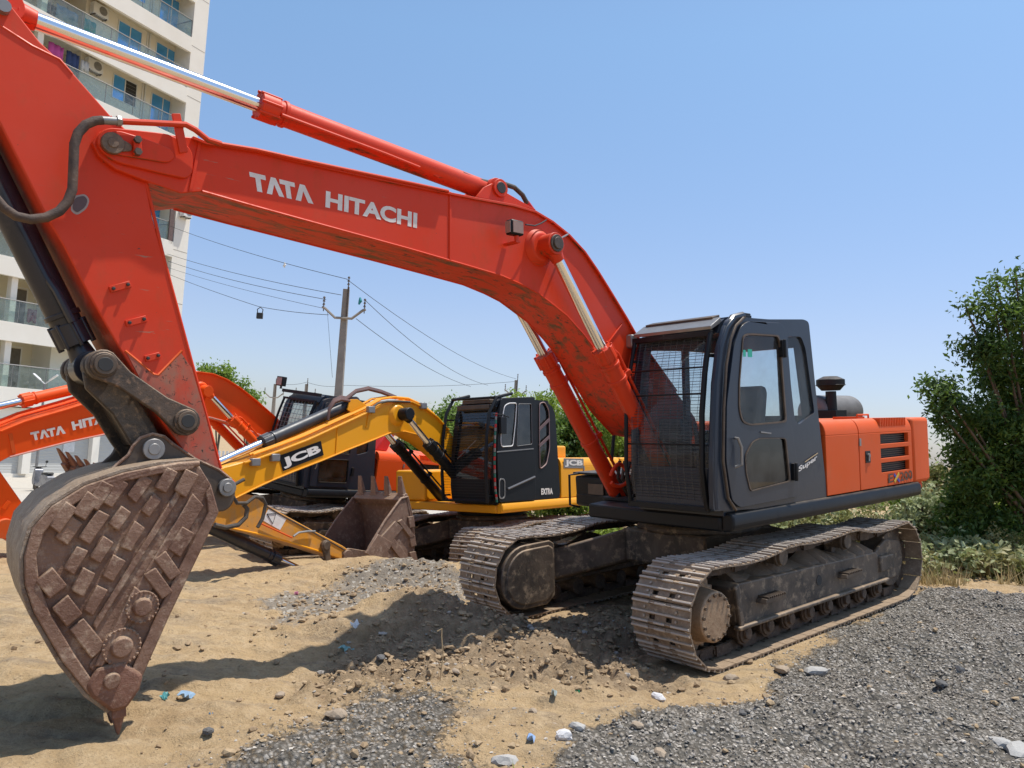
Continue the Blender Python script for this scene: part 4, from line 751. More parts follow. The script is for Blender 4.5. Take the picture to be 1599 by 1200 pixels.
for a, b in (((171, 453), (203, 444)), ((196, 506), (228, 498)), ((226, 561), (249, 555))):
    s = MB(); p0 = np.array(m.pt(*a, AW)); p1 = np.array(m.pt(*b, AW)); s.bar(p0, p1, .03, .038) ; s.cyl(p0+(p1-p0)*.15, p0+(p1-p0)*.15+[0, .03, 0], .010, n=10, m=1); s.cyl(p0+(p1-p0)*.85, p0+(p1-p0)*.85+[0, .03, 0], .010, n=10, m=1); s.build('pipe_clamp_pad', [M['orange'], M['wire']], arm, .004)
s = MB(); s.prism(rpoly(m.o([(116, 306), (133, 303), (140, 312), (136, 326), (120, 337), (110, 330), (112, 315)], AW), .03), AW, AW+.002); s.prism(rpoly(m.o([(118, 309), (131, 306), (137, 313), (133, 324), (120, 333), (113, 327), (114, 316)], AW), .03), AW+.001, AW+.004, m=1); s.build('oil_stain', [simple('pale_scuff_ring', (.38, .30, .27), .6), simple('dark_scuff', (.11, .06, .055), .45)], arm)
s = MB(); e = m.un(5, 12, AW+.02); s.ring(e[0], e[1], AW, AW+.05, .035, 16); s.build('grease_nipple', M['greymetal'], arm)
# ---- bucket cylinder
a0 = m.un(133, 560, 0); g0 = m.un(122, 528, 0); f0 = m.un(-60, 180, 0)
pn = m.un(157, 571, .25)                            # link pin
g1 = m.un(127, 530, 0); dv = np.array(f0)-np.array(pn); 
cylinder(RT, m, (pn[0], pn[1]), f0, (pn[0]+dv[0]*.10, pn[1]+dv[1]*.10), .088, .052, M['blackgloss'], 'bucket_cylinder', -.0, pipe=False, foot=False)
s = MB(); q0 = np.array(xz(f0, .075)); q1 = np.array(xz((pn[0]+dv[0]*.16, pn[1]+dv[1]*.16), .075)); tt = (q1-q0); s.tube([q0+tt*.05, q0+tt*.75, q0+tt*.82+[0, .05, 0], q0+tt*.97+[0, .055, 0]], .022, 8); s.build('hydraulic_pipe', M['blackgloss'], RT)
# ---- linkage: side links to the arm, centre link to the bucket
pa_ = m.un(288, 658, .29); pb_ = m.un(235, 702, .25); pk = m.un(350, 757, .25)
def link(a, b, y, w0, w1, th, mat, nm, bend=0):
    a = np.array(a); b = np.array(b); t = (b-a)/np.linalg.norm(b-a); n = np.array([-t[1], t[0]]); L = np.linalg.norm(b-a)
    pts = [a+n*w0*math.cos(x)-t*w0*math.sin(x) for x in np.linspace(0, math.pi, 9)]
    mid = [a+t*L*.25-n*w0*.62+n*bend, a+t*L*.7-n*w1*.62+n*bend]; mid2 = [a+t*L*.7+n*w1*.62+n*bend, a+t*L*.25+n*w0*.62+n*bend]
    pts2 = [b-n*w1*math.cos(x)+t*w1*math.sin(x) for x in np.linspace(0, math.pi, 9)]
    s = MB(); s.prism([tuple(p) for p in pts+mid+pts2+mid2], y-th/2, y+th/2); s.ring(a[0], a[1], y-th, y+th*.9, w0*.82, 28); s.ring(b[0], b[1], y-th, y+th*.9, w1*.82, 28); return s.build(nm, mat, RT, .008)
wl_ = rust('oily_brown_link_steel', (.055, .042, .032), (.11, .075, .052), (.24, .15, .095), 5, .3)
for y in (.29, -.29):
    l = link(pn, pa_, y, .088, .088, .05, wl_, 'side_link')
    for p in (pn, pa_): s = MB(); s.ring(p[0], p[1], y+(.03 if y > 0 else -.03), y+(.065 if y > 0 else -.065), .058, 28); s.ring(p[0], p[1], y, y+(.068 if y > 0 else -.068), .040, 24, m=1); s.build('pin_cap', [M['darkmetal'], M['wire']], l, .003)
s = MB()
for y in (.19, -.19):
    a, b = np.array(pn), np.array(pb_); t = (b-a)/np.linalg.norm(b-a); n = np.array([-t[1], t[0]]); L = np.linalg.norm(b-a)
    s.prism([tuple(p) for p in [a+n*.09, a+t*L*.15+n*.12, a+t*L*.5+n*.07, a+t*L*.85+n*.07, b+n*.06+t*.05, b-n*.09+t*.03, a+t*L*.8-n*.10, a+t*L*.4-n*.09, a-n*.08, a-t*.09]], y-.022, y+.022)
    s.ring(a[0], a[1], y-.04, y+.04, .085, 24)
q = m.o([(0, 0)], 0); s.bar(xz(tuple(a+t*L*.25), 0), xz(tuple(a+t*L*.95), 0), .36, .03, upv=(n[0], 0, n[1])); s.build('bucket_link', rust('oily_black_link_steel', (.035, .028, .022), (.07, .05, .035), (.15, .10, .06), 5, .3), RT, .01)
# ---- bucket
BY = .50; BF = -.40
rim = [(308, 722), (248, 727), (192, 738), (132, 758), (80, 790), (50, 824), (37, 868), (38, 912), (52, 956), (96, 1032), (136, 1082), (172, 1108)]
edge = [(200, 1102), (216, 1072), (266, 960), (320, 848), (342, 800), (330, 758)]
rL = m.o(rim, BY); eL = m.o(edge, BY)
s = MB()
for y0, y1 in ((BY-.03, BY), (BF, BF+.03)): s.prism(rL+eL, y0, y1)
bucket = s.build('bucket', M['bucket'], RT, .006)
s = MB(); s.strip(rL, BF-.004, BY+.012, .022); shell = s.build('bucket_shell', M['shell'], bucket, .004)
s = MB()
inn = [(a*.955+.045*178, b*.955+.045*900) for a, b in rim]
bandi = [(302, 733), (248, 741), (196, 752), (142, 772), (96, 802), (70, 832), (58, 868), (62, 908), (78, 955), (116, 1020), (146, 1064), (176, 1096)]
s.prism(rL+m.o(bandi[::-1], BY+.03), BY-.002, BY+.03)
s.prism(m.o([(330, 758), (342, 800), (320, 848), (266, 960), (216, 1072), (200, 1102), (186, 1100), (200, 1060), (250, 950), (300, 850), (326, 800), (322, 770)], BY+.02), BY-.002, BY+.022)
s.tube([m.pt(u, v, BY+.015) for u, v in ((312, 724), (280, 726), (240, 733), (200, 744), (160, 758), (138, 770))], .018, 8)
s.build('side_rim', M['bucket'], bucket, .010)
# weld blocks on the cheek
blk = [((155, 773), 20, 9), ((133, 790), 18, 10), ((178, 768), 21, 9), ((217, 762), 20, 8), ((258, 750), 17, 8), ((289, 754), 18, 9), ((235, 789), 15, 7), ((186, 809), 17, 8), ((206, 838), 20, 8), ((146, 822), 24, 9), ((107, 828), 20, 10), ((97, 808), 21, 9), ((158, 858), 18, 8), ((117, 874), 19, 8), ((176, 887), 18, 9), ((129, 908), 19, 9), ((148, 936), 21, 8), ((282, 845), 20, 10)]
s = MB()
def blocks(s, L_, ang, mc, y, th, jit=0):
    for (u, v), a, b in L_:
        t_ = R(ang+RNG.uniform(-4, 4)); d1 = np.array([math.cos(t_), -math.sin(t_)]); d2 = np.array([d1[1], -d1[0]])*-1
        q = [np.array([u, v])+d1*a*i*RNG.uniform(1.02, 1.2)+d2*b*j*RNG.uniform(1.1, 1.3) for i, j in ((-1, -1), (1, -1), (1, 1), (-1, 1))]
        s.prism(mc.o([tuple(p) for p in q], y), y-.003, y+th*RNG.uniform(.75, 1.15))
blocks(s, blk, 58, m, BY, .034)
blocks(s, [((260, 883), 19, 9), ((246, 910), 21, 9), ((136, 996), 25, 12), ((80, 910), 16, 15), ((104, 953), 17, 13)], -52, m, BY, .034)
s.build('wear_block', M['bucket'], bucket, .007)
s = MB(); s.prism(m.o([(300, 770), (318, 790), (152, 1058), (138, 1040)], BY), BY-.002, BY+.016); s.prism(m.o([(210, 915), (222, 925), (160, 1040), (146, 1040)], BY+.01), BY-.002, BY+.034); s.prism(m.o([(276, 765), (284, 771), (150, 985), (145, 975)], BY+.01), BY-.002, BY+.022); s.build('cheek_strap', M['bucket'], bucket, .008)
for (u, v), r_ in (((223, 948), .088), ((191, 1010), .10), ((175, 1062), .078)):
    p = m.un(u, v, BY+.03); s = MB(); s.ring(p[0], p[1], BY-.01, BY+.035, r_, 28); s.ring(p[0], p[1], BY+.03, BY+.062, r_*.62, 24, r2=r_*.5); n_ = 22
    for k in range(n_): an = 2*math.pi*k/n_; s.ring(p[0]+r_*.93*math.cos(an), p[1]+r_*.93*math.sin(an), BY+.03, BY+.043, r_*.09, 6)
    s.build('wear_button', M['bucket'], bucket, .006)
s = MB(); s.prism(m.o([(150, 1040), (190, 1030), (222, 1052), (216, 1075), (196, 1104), (172, 1110), (140, 1086), (132, 1070)], BY), BY-.004, BY+.045); s.build('corner_shroud', M['tooth'], bucket, .02)
lip = np.array(m.un(186, 1104, BY)); tipp = np.array(m.un(186, 1152, BY)); dirv = tipp-lip
s = MB(); s.prism(m.o([(172, 1108), (200, 1102), (190, 1080), (160, 1084)], BY), BF, BY-.002); s.build('cutting_lip', M['tooth'], bucket, .01)
teeth(bucket, tuple(lip), tuple(dirv), None, [BY-.05-.20*k for k in range(5)], float(np.linalg.norm(dirv))*.96, None, .09, .06)
# ears
ear = [(152, 752), (176, 728), (194, 712), (200, 697), (212, 684), (232, 678), (250, 682), (264, 694), (300, 718), (336, 734), (356, 750), (363, 770), (357, 790), (345, 800), (300, 800), (230, 790), (160, 780)]
eo = rpoly(m.o(ear, .27), .03)
s = MB()
for y in (.235, -.275): s.prism(eo, y, y+.04)
e_ = s.build('bucket_ear', M['darkmetal'], bucket, .01)
s = MB(); s.tube([xz(p, .275) for p in m.o([(152, 750), (176, 726), (194, 711), (201, 697), (213, 684), (232, 678), (250, 682), (264, 694), (300, 718), (336, 734), (356, 750)], .275)], .010, 6); s.build('ear_weld', M['bucket'], e_)
for p, r_ in ((m.un(235, 702, .30), .062), (m.un(350, 762, .30), .055)): s = MB(); s.ring(p[0], p[1], .25, .31, r_, 28); s.ring(p[0], p[1], .31, .318, r_*.55, 20); s.ring(p[0], p[1], -.3, .3, r_*.7, 20); s.build('pin', M['greymetal'], e_, .006)

def skew(o, k, y0):                                 # the bucket sits slightly turned on its pins
    if o.type == 'MESH':
        for v in o.data.vertices: v.co.x -= k*(y0-v.co.y)
    for c in o.children: skew(c, k, y0)
skew(bucket, .10, BY)

# ------------------------------------------------------------------ yellow excavator, middle distance
m = MJ; RT = thing('excavator', 'yellow excavator with black cab parked behind, boom lowered and bucket turned teeth up', 'excavator', mw=m.M, group='parked excavators')
undercarriage(RT, OM, False)
CY = 1.33; JO = lambda pts: m.o(pts, CY)
jw1 = rpoly(JO([(786, 634), (793, 630), (805, 630), (803, 660), (799, 697), (781, 698), (780, 685), (783, 650)]), .05); jw2 = rpoly(JO([(808, 631), (828, 631), (829, 694), (805, 697), (807, 660)]), .03)
jw3 = rpoly(JO([(842, 630), (850, 628), (857, 642), (858, 700), (853, 725), (843, 733), (842, 680)]), .06)
jcs = rpoly([(1.50, 1.245), (1.55, 1.5), (1.53, 2.0), (1.46, 2.5), (1.36, 2.88), (.0, 2.92), (-.16, 2.78), (-.22, 2.2), (-.30, 1.245)], .10, 4)
bh = rpoly(JO([(783, 640), (788, 630), (829, 630), (830, 700), (781, 701)]), .05)
cab, deck, pb = upper(RT, m, dict(frame=M['yellow'], skirt=M['yellow'], cab=M['black'], body=M['yellow'], glass=M['glass_dark'], sideholes=[bh, jw3], cabside=jcs, vents=False, bigvent=True, hood=1.95, cw=M['yellow']))
s = MB(); s.prism(rpoly(JO([(781, 622), (834, 620), (835, 781), (778, 785), (775, 720), (776, 660)]), .06), 1.334, 1.352, holes=[jw1, jw2]); door = s.build('door', M['black'], cab, .006)
s = MB(); s.prism(jw1, 1.337, 1.34); s.build('window', M['glass_dark'], door); s = MB(); s.prism(jw2, 1.337, 1.34); s.build('window', M['glass_dark'], door); s = MB(); s.prism(jw3, 1.30, 1.305); s.build('side_window', M['glass_dark'], cab)
def outline(loop, y, r_, mat, nm, par):
    s = MB(); L_ = [(a, y, b) for a, b in loop]; s.tube(L_+[L_[0]], r_, 5, caps=False); return s.build(nm, mat, par)
outline(jw1, 1.354, .010, M['pvc'], 'window_seal', door); outline(jw2, 1.354, .005, M['greymetal'], 'window_seal', door); outline(jw3, 1.335, .010, simple('pink_grey_trim', (.40, .27, .25), .6), 'window_seal', cab)
s = MB()
for a, b in (((842, 671), (858, 655)), ((842, 697), (858, 682))): s.bar(m.pt(*a, 1.335), m.pt(*b, 1.335), .012, .05)
s.build('window_bars', simple('dull_maroon_trim', (.16, .10, .10), .6), cab)
s = MB(); s.bar(m.pt(776, 706, 1.356), m.pt(833, 701, 1.356), .008, .018); s.build('door_trim', M['greymetal'], door); s = MB(); s.tube([m.pt(u, v, 1.358) for u, v in ((793, 764), (835, 745))], .02, 6); s.build('door_stripe', simple('grey_moulding', (.12, .12, .13), .5), door)
s = MB(); c0 = m.un(784, 763, 1.355); s.prism(roundrect(c0[0]-.08, c0[0]+.08, c0[1]-.17, c0[1]+.16, .06), 1.352, 1.36, holes=[roundrect(c0[0]-.06, c0[0]+.06, c0[1]-.15, c0[1]+.14, .05)]); s.build('handle', M['greymetal'], door, .003)
s = MB(); pth = [(775, 645), (773, 680), (772, 720), (773, 760), (776, 785)]; pts = [np.array(m.pt(*p, 1.36)) for p in pth]
for i in range(4):
    for k in range(6):
        a = pts[i]+(pts[i+1]-pts[i])*k/6; b = pts[i]+(pts[i+1]-pts[i])*(k+.9)/6; s.bar(a, b, .014, .03, m=(k+i) % 3)
s.build('reflective_tape', [M['red'], M['greymetal'], simple('green_tape', (.02, .16, .12), .5)], cab)
s = MB(); s.tube([m.pt(u, v, 1.37) for u, v in ((770, 647), (786, 648), (795, 652))], .010, 6); s.box(c0[0]-.05, c0[0]+.1, 1.37, 1.42, 2.35, 2.62); s.build('wing_mirror', M['black'], cab, .01)
G2 = [(1.66, 1.25), (1.70, 1.7), (1.68, 2.3), (1.60, 2.7), (1.42, 2.95), (1.0, 3.04)]
s = MB()
for yy in (.30, 1.24): s.tube([(a, yy, b) for a, b in G2], .028, 8)
s.tube([(1.45, .30, 2.95), (1.45, 1.24, 2.95)], .022, 6); s.tube([(1.66, .3, 1.27), (1.66, 1.24, 1.27)], .025, 6)
for yy in (.3, 1.24): s.bar((1.66, yy, 1.35), (1.5, yy, 1.35), .03, .03); s.bar((1.64, yy, 2.6), (1.42, yy, 2.6), .03, .03)
gd = s.build('windshield_guard', M['black'], cab)
s = MB()
for z in np.arange(1.3, 2.85, .045): x_ = float(np.interp(z, [p[1] for p in G2], [p[0] for p in G2])); s.tube([(x_-.01, .31, z), (x_-.01, 1.23, z)], .0025, 4, caps=False)
s.build('wire_mesh', M['wire'], gd)
s = MB(); s.box(1.30, 1.50, .45, 1.15, 2.76, 2.84); s.box(1.2, 1.42, .5, 1.1, 2.86, 2.93); s.build('sun_visor', M['darkmetal'], cab, .01)
s = MB(); s.bar((1.60, .55, 1.95), (1.59, .95, 2.25), .012, .012); s.build('wiper', M['greymetal'], cab)
s = MB(); s.box(-1.0, -.4, .1, 1.0, 1.95, 2.18); s.box(-1.7, -1.3, -.6, .2, 1.95, 2.1); s.build('deck_box', M['yellow'], deck, .03)
s = MB(); s.box(.1, 1.25, -1.26, -.5, 1.2, 1.75); s.box(-.5, .1, -1.26, -.4, 1.2, 2.0); s.build('side_locker', M['yellow'], RT, .04)
BJ = .27; 
jt = [(345, 732), (380, 722), (400, 728) if False else (400, 716), (436, 703), (480, 686), (528, 664), (576, 642), (600, 628), (620, 625), (642, 627), (662, 636), (682, 651), (700, 671), (722, 700), (732, 718)]
jb = [(728, 728), (712, 722), (694, 706), (676, 692), (655, 680), (632, 674), (610, 676), (586, 686), (545, 702), (504, 719), (460, 736), (426, 750), (396, 764), (368, 778), (352, 775), (342, 757), (341, 742)]
tL = m.o(jt, BJ); bL = m.o(jb, BJ); s = MB(); s.prism(tL+bL, -BJ, BJ-.005); boom = s.build('boom', M['yellow'], RT, .008)
s = MB(); s.strip(tL[1:13], -BJ-.02, BJ+.035, .022); s.build('boom_flange', M['yellow'], boom, .003)
s = MB(); s.tube([xz(p, BJ) for p in bL[2:14]], .012, 6); s.build('weld_seam', M['yellow'], boom)
s = MB()
for dz, y in ((.05, .12), (.05, .20), (.06, -.02)): s.tube([(a, y, b+dz) for a, b in tL[2:12]], .020, 6)
s.build('hydraulic_pipes', M['yellow'], boom)
s = MB(); s.tube([m.pt(u, v, .3) for u, v in ((576, 641), (590, 630), (605, 627), (622, 627), (640, 628))], .018, 6); s.build('boom_hose', M['rubber'], boom)
for uv in ((578, 640), (660, 634), (397, 722), (428, 715)): p = m.un(*uv, .3); s = MB(); s.box(p[0]-.08, p[0]+.05, .26, .33, p[1]-.05, p[1]+.05); s.build('pipe_clamp', M['greymetal'], boom, .01)
s = MB(); s.prism(m.o([(435.6, 712), (501, 689), (505.5, 711), (442, 736)], BJ+.003), BJ, BJ+.004); dc = s.build('name_decal', M['black'], boom)
text_quad('JCB', m, dc, (444, 733), (503, 709.5), (438.5, 717), BJ+.006, M['white'], 'lettering', .05)
s = MB(); s.bar(m.pt(572, 668, BJ), m.pt(576, 642, BJ), .01, .02); s.bar(m.pt(524, 708, BJ), m.pt(527, 668, BJ), .01, .02); s.build('weld_seam', M['yellow'], boom)
jp = m.un(633, 647, .40); s = MB(); s.ring(jp[0]+.05, jp[1], BJ-.01, BJ+.05, .19, 30, r2=.13); s.ring(jp[0], jp[1], -.5, BJ+.04, .08, 20); s.build('cylinder_boss', M['yellow'], boom, .01)
s = MB(); s.ring(jp[0], jp[1], BJ+.05, BJ+.24, .10, 20); s.build('pin_cap', M['black'], boom, .01)
jg = m.un(667, 694, .38); jf = (.80, 1.12)
for y in (.38, -.38): cylinder(RT, m, jp, jf, jg, .085, .05, M['black'], 'boom_cylinder', y)
cylinder(RT, m, m.un(312, 735, 0), m.un(548, 630, 0), m.un(408, 689, 0), .085, .052, simple('dark_grey_cylinder_paint', (.05, .052, .058), .45, 0, .25, 6, .05), 'arm_cylinder', 0, pipe=False)
s = MB(); b_ = m.o([(540, 640), (545, 624), (556, 624), (580, 640), (560, 655)], .1)
for y in (-.13, .11): s.prism(b_, y, y+.025)
s.build('cylinder_bracket', M['yellow'], boom, .004)
s = MB()
for k in range(4): s.tube([m.pt(u, v+k*1.5, -.1+.08*k) for u, v in ((512, 652), (514, 636), (522, 624), (532, 620), (546, 622))], .022, 8)
for k in range(2): s.tube([m.pt(u, v+k*2, .0+.1*k) for u, v in ((538, 624), (556, 610), (575, 606), (595, 611), (618, 620))], .025, 8)
s.build('hydraulic_hoses', simple('brown_hose', (.16, .07, .05), .6, 0, .4, 9, .1, (.05, .045, .05)), boom)
s = MB(); s.tube([m.pt(u, v, .42) for u, v in ((381, 749), (366, 757), (362, 772), (370, 786), (385, 786), (398, 776), (410, 778), (415, 788), (410, 810), (402, 824))], .024, 8); s.tube([m.pt(u, v, .38) for u, v in ((335, 820), (352, 824), (372, 820), (384, 808), (386, 795), (380, 788))], .03, 8); s.build('arm_hose', M['rubber'], RT)
# arm, folded low towards the ground
AJ = .20
ja = [(338, 775), (352, 766), (396, 774), (412, 786), (440, 802), (490, 829), (536, 853), (548, 862), (545, 872), (532, 873), (501, 863), (450, 847), (408, 836), (370, 826), (338, 822), (330, 800)]
s = MB(); s.prism(m.o(ja, AJ), -AJ, AJ); arm = s.build('arm', M['yellow_worn'], RT, .01)
s = MB(); s.strip(m.o([(540, 859), (490, 831), (440, 804), (414, 788)], AJ)[::-1], -AJ-.01, AJ+.01, .02); s.build('worn_top_plate', M['darkmetal'], arm, .004)
s = MB(); s.tube([m.pt(u, v, AJ) for u, v in ((338, 820), (408, 835), (450, 846), (501, 862))], .014, 6); s.build('weld_seam', M['yellow'], arm)
s = MB(); s.prism(m.o([(419, 795), (447, 811), (437, 828), (410, 813)], AJ), AJ, AJ+.004); wd_ = s.build('warning_label', M['white'], arm)
s = MB(); s.tube([m.pt(u, v, AJ+.006) for u, v in ((417, 803), (431, 802), (426, 818), (417, 803))], .006, 4); s.build('triangle_mark', M['wire'], wd_)
s = MB(); s.tube([m.pt(u, v, AJ+.03) for u, v in ((408, 818), (430, 828), (456, 840))], .012, 6); s.tube([m.pt(u, v, AJ+.04) for u, v in ((458, 838), (466, 832), (480, 830), (492, 830))], .016, 6, m=1); s.build('arm_pipe', [M['orange_faded'], M['greymetal']], arm)
cylinder(RT, m, m.un(494, 902, 0), m.un(315, 818, 0), m.un(432, 879, 0), .08, .05, M['blackgloss'], 'bucket_cylinder', 0, pipe=False, foot=False)
for (a, b, y) in (((508, 852), (516, 903), .24), ((508, 852), (516, 903), -.24)): link(m.un(*a, y), m.un(*b, y), y, .075, .07, .05, M['darkmetal'], 'side_link')
s = MB(); q0 = m.un(514, 902, 0); q1 = m.un(560, 886, 0); s.bar(xz(q0, .15), xz(q1, .15), .06, .12); s.bar(xz(q0, -.15), xz(q1, -.15), .06, .12); s.build('bucket_link', M['darkmetal'], RT, .01)
JY = .58; JF = -.52
jr = [(636, 776), (641, 801), (647, 844), (646, 880), (636, 893), (618, 900), (597, 896), (577, 880)]; je = [(575, 857), (600, 815), (626, 779)]
s = MB()
for y0, y1 in ((JY-.03, JY), (JF, JF+.03)): s.prism(m.o(jr+je, JY), y0, y1)
bk2 = s.build('bucket', M['bucket2'], RT, .008); s = MB(); s.strip(m.o(jr[::-1], JY), JF-.005, JY+.012, -.025); s.build('bucket_shell', M['bucket2'], bk2, .004)
s = MB()
blocks(s, [((590, 857), 16, 11)], 58, m, JY, .04); blocks(s, [((609, 833), 16, 7)], 50, m, JY, .04); blocks(s, [((622, 862), 20, 5), ((605, 888), 13, 7), ((632, 826), 14, 3), ((598, 868), 10, 6)], -52, m, JY, .04)
blocks(s, [((625, 889), 8, 8), ((643, 845), 4, 7), ((641, 815), 4, 7), ((644, 870), 4, 7)], 10, m, JY, .04)
s.tube([m.pt(u, v, JY) for u, v in ((575, 857), (600, 815), (626, 779), (636, 776), (642, 801), (647, 844))], .022, 6); s.build('wear_block', M['bucket2'], bk2, .006)
l0 = np.array(m.un(634, 778, JY)); l1 = np.array(m.un(630, 744, JY)); s = MB(); s.prism(m.o([(634, 770), (626, 781), (632, 790), (638, 778)], JY), JF, JY); s.build('cutting_lip', M['bucket2'], bk2, .008)
teeth(bk2, tuple(l0), tuple(l1-l0), None, [JY-.08-.30*k for k in range(4)], float(np.linalg.norm(l1-l0)), M['bucket2'], .12, .08)
e2 = rpoly(m.o([(532, 862), (545, 856), (580, 862), (585, 890), (560, 900), (535, 880)], .2), .04); s = MB()
for y in (.16, -.2): s.prism(e2, y, y+.04)
p = m.un(543, 868, .22); s.ring(p[0], p[1], -.24, .24, .085, 24); s.build('bucket_ear', M['bucket2'], bk2, .01)
text_quad('EXTRA', m, cab, (845, 773), (863, 772), (845, 763), 1.333, M['white'], 'lettering', .05)
def text_hood(mc, bl, br, tl, y, par, mat): return text_quad('JCB', mc, par, bl, br, tl, y, mat, 'lettering', .05)
s = MB(); s.prism(m.o([(880, 716), (911, 716.5), (911, 731.5), (880, 731)], 1.337), 1.337, 1.341); dd = s.build('name_decal', M['greymetal'], pb); text_hood(m, (882, 729.5), (910, 730), (882, 718), 1.342, dd, M['white'])

# ------------------------------------------------------------------ second orange excavator, furthest back
m = MT; RT = thing('excavator', 'orange excavator furthest back, its lettered boom stretching left behind the big rusty bucket', 'excavator', mw=m.M, group='parked excavators')
undercarriage(RT, OM, False)
cs = rpoly([(1.50, 1.245), (1.545, 1.5), (1.53, 1.9), (1.46, 2.4), (1.36, 2.86), (1.2, 2.91), (.02, 2.915), (-.06, 2.88), (-.30, 1.245)], .05)
dU = rpoly([(1.32, 1.90), (1.34, 2.2), (1.26, 2.72), (1.0, 2.76), (.55, 2.76), (.52, 1.90)], .06); dL = rpoly([(1.22, 1.36), (1.24, 1.78), (.52, 1.80), (.48, 1.36)], .05)
rw = rpoly([(.38, 2.70), (.12, 2.70), (.02, 1.98), (.32, 1.90)], .05)
cab, deck, pb = upper(RT, m, dict(frame=M['black'], skirt=M['black'], cab=M['navy'], body=M['orange_bright'], glass=M['glass'], sideholes=[rpoly([(1.36, 1.32), (1.36, 2.3), (1.27, 2.78), (.52, 2.80), (.45, 1.32)], .06), rw], cabside=cs, vents=True, hood=2.0, cw=M['orange_bright']))
s = MB(); s.prism(rpoly([(1.40, 1.28), (1.42, 2.2), (1.32, 2.82), (.48, 2.84), (.40, 1.28)], .06), 1.328, 1.35, holes=[dU, dL]); door = s.build('door', M['navy'], cab, .006)
for q in (dU, dL): s = MB(); s.prism(q, 1.334, 1.338); s.build('window', M['glass'] if q is dU else M['glass_dark'], door); outline(q, 1.352, .008, M['black'], 'window_seal', door)
s = MB(); s.prism(rw, 1.30, 1.305); s.build('side_window', M['glass_dark'], cab); s = MB(); s.tube([(1.33, 1.355, 1.85), (1.34, 1.39, 1.8), (1.34, 1.39, 1.65), (1.33, 1.355, 1.6)], .012); s.build('handle', M['greymetal'], door)
s = MB(); s.box(.36, .42, 1.335, 1.38, 1.5, 1.66); s.box(.42, .48, 1.335, 1.38, 2.4, 2.56); s.build('hinge', M['black'], cab)
s = MB()
for yy, r_ in ((.36, .022), (1.22, .028)): s.tube([(gxat(z), yy, z) for z in zz], r_, 8)
for z in (1.27, 2.0, 2.80): s.bar((gxat(z), .34, z), (gxat(z), 1.22, z), .04, .04)
gd = s.build('windshield_guard', M['black'], cab); s = MB()
for z in np.arange(1.34, 2.78, .085): s.tube([(gxat(z)-.02, .36, z), (gxat(z)-.02, 1.20, z)], .004, 4, caps=False)
for yy in np.arange(.42, 1.19, .085): s.tube([(gxat(z)-.017, yy, z) for z in zz], .004, 4, caps=False)
s.build('wire_mesh', M['greymetal'], gd)
s = MB(); s.bar((1.45, .3, 2.93), (1.45, 1.3, 2.93), .08, .06); s.bar((1.5, .27, 2.95), (1.5, .27, 3.02), .03, .03); s.build('roof_rail', M['black'], cab); s = MB(); s.box(1.46, 1.56, .18, .36, 3.0, 3.18); l = s.build('work_lamp', M['black'], cab, .01); s = MB(); s.box(1.561, 1.566, .2, .34, 3.02, 3.16); s.build('lens', M['lens'], l)
s = MB(); s.cyl((-.9, -.3, 2.3), (-2.0, -.3, 2.3), .28, n=24); s.build('muffler', M['muffler'], deck, .05); s = MB(); s.prism([(-.75, 2.0), (-1.1, 2.0), (-1.3, 2.45), (-1.05, 2.45)], .3, .8); s.cyl((-.9, .4, 2.0), (-.9, .4, 2.35), .09); s.build('air_intake', M['red'], deck, .02)
text_quad('EX200', m, pb, (640, 770), (648, 770), (640, 763), 1.338, M['decal'], 'lettering', .03)
BT = .27
tt_ = [(-60, 700), (0, 673), (39, 657), (102, 639), (150, 624), (200, 607), (250, 591), (285, 582), (309, 580), (332, 583), (354, 592), (375, 605), (400, 625), (432, 653), (460, 684), (475, 702)]
tb_ = [(466, 715), (440, 698), (412, 682), (388, 672), (357, 660), (328, 652), (296, 650), (250, 656), (180, 675), (100, 692), (15, 714), (0, 722), (-60, 742)]
tL = m.o(tt_, BT); bL = m.o(tb_, BT); s = MB(); s.prism(tL+bL, -BT, BT-.005); boom = s.build('boom', M['orange_bright'], RT, .008)
s = MB(); s.strip(tL[1:15], -BT, BT+.03, .022); s.build('boom_flange', M['orange_bright'], boom, .003); s = MB(); s.tube([xz(q, BT) for q in bL[1:11]], .014, 6); s.build('weld_seam', simple('pale_pink_weld_paint', (.62, .30, .24), .4), boom)
s = MB()
for dz, y in ((.06, .15), (.07, .0)): s.tube([(a, y, b+dz) for a, b in tL[1:9]], .02, 6)
s.build('hydraulic_pipes', M['orange_bright'], boom)
tata(m, boom, (50, 689), (103, 677), (47, 676), BT, M['white']); text_quad('HITACHI', m, boom, (114, 672.5), (198, 652), (111, 659), BT, M['white'], 'lettering', .05)
s = MB(); p0 = m.un(14, 700, BT); s.bar(m.pt(16, 678, BT), m.pt(22, 708, BT), .012, .05); s.build('weld_band', M['orange_faded'], boom)
tp_ = m.un(323, 611, .4); tg = m.un(357, 658, .38); s = MB(); s.ring(tp_[0], tp_[1], -.45, BT+.06, .085, 20); s.ring(tp_[0]+.04, tp_[1], BT-.01, BT+.04, .17, 24, r2=.12); s.build('cylinder_boss', M['orange_bright'], boom, .01)
for y in (.38, -.38): cylinder(RT, m, tp_, (.80, 1.12), tg, .085, .05, M['orange_bright'], 'boom_cylinder', y)
cylinder(RT, m, m.un(-90, 655, 0), m.un(250, 577, 0), m.un(34, 629, 0), .085, .052, M['orange_bright'], 'arm_cylinder', 0, pipe=False)
ta = [(-70, 690), (-20, 700), (0, 736), (24, 770), (47, 803), (84, 842), (122, 868), (120, 886), (100, 890), (60, 872), (10, 842), (-50, 836), (-95, 760)]
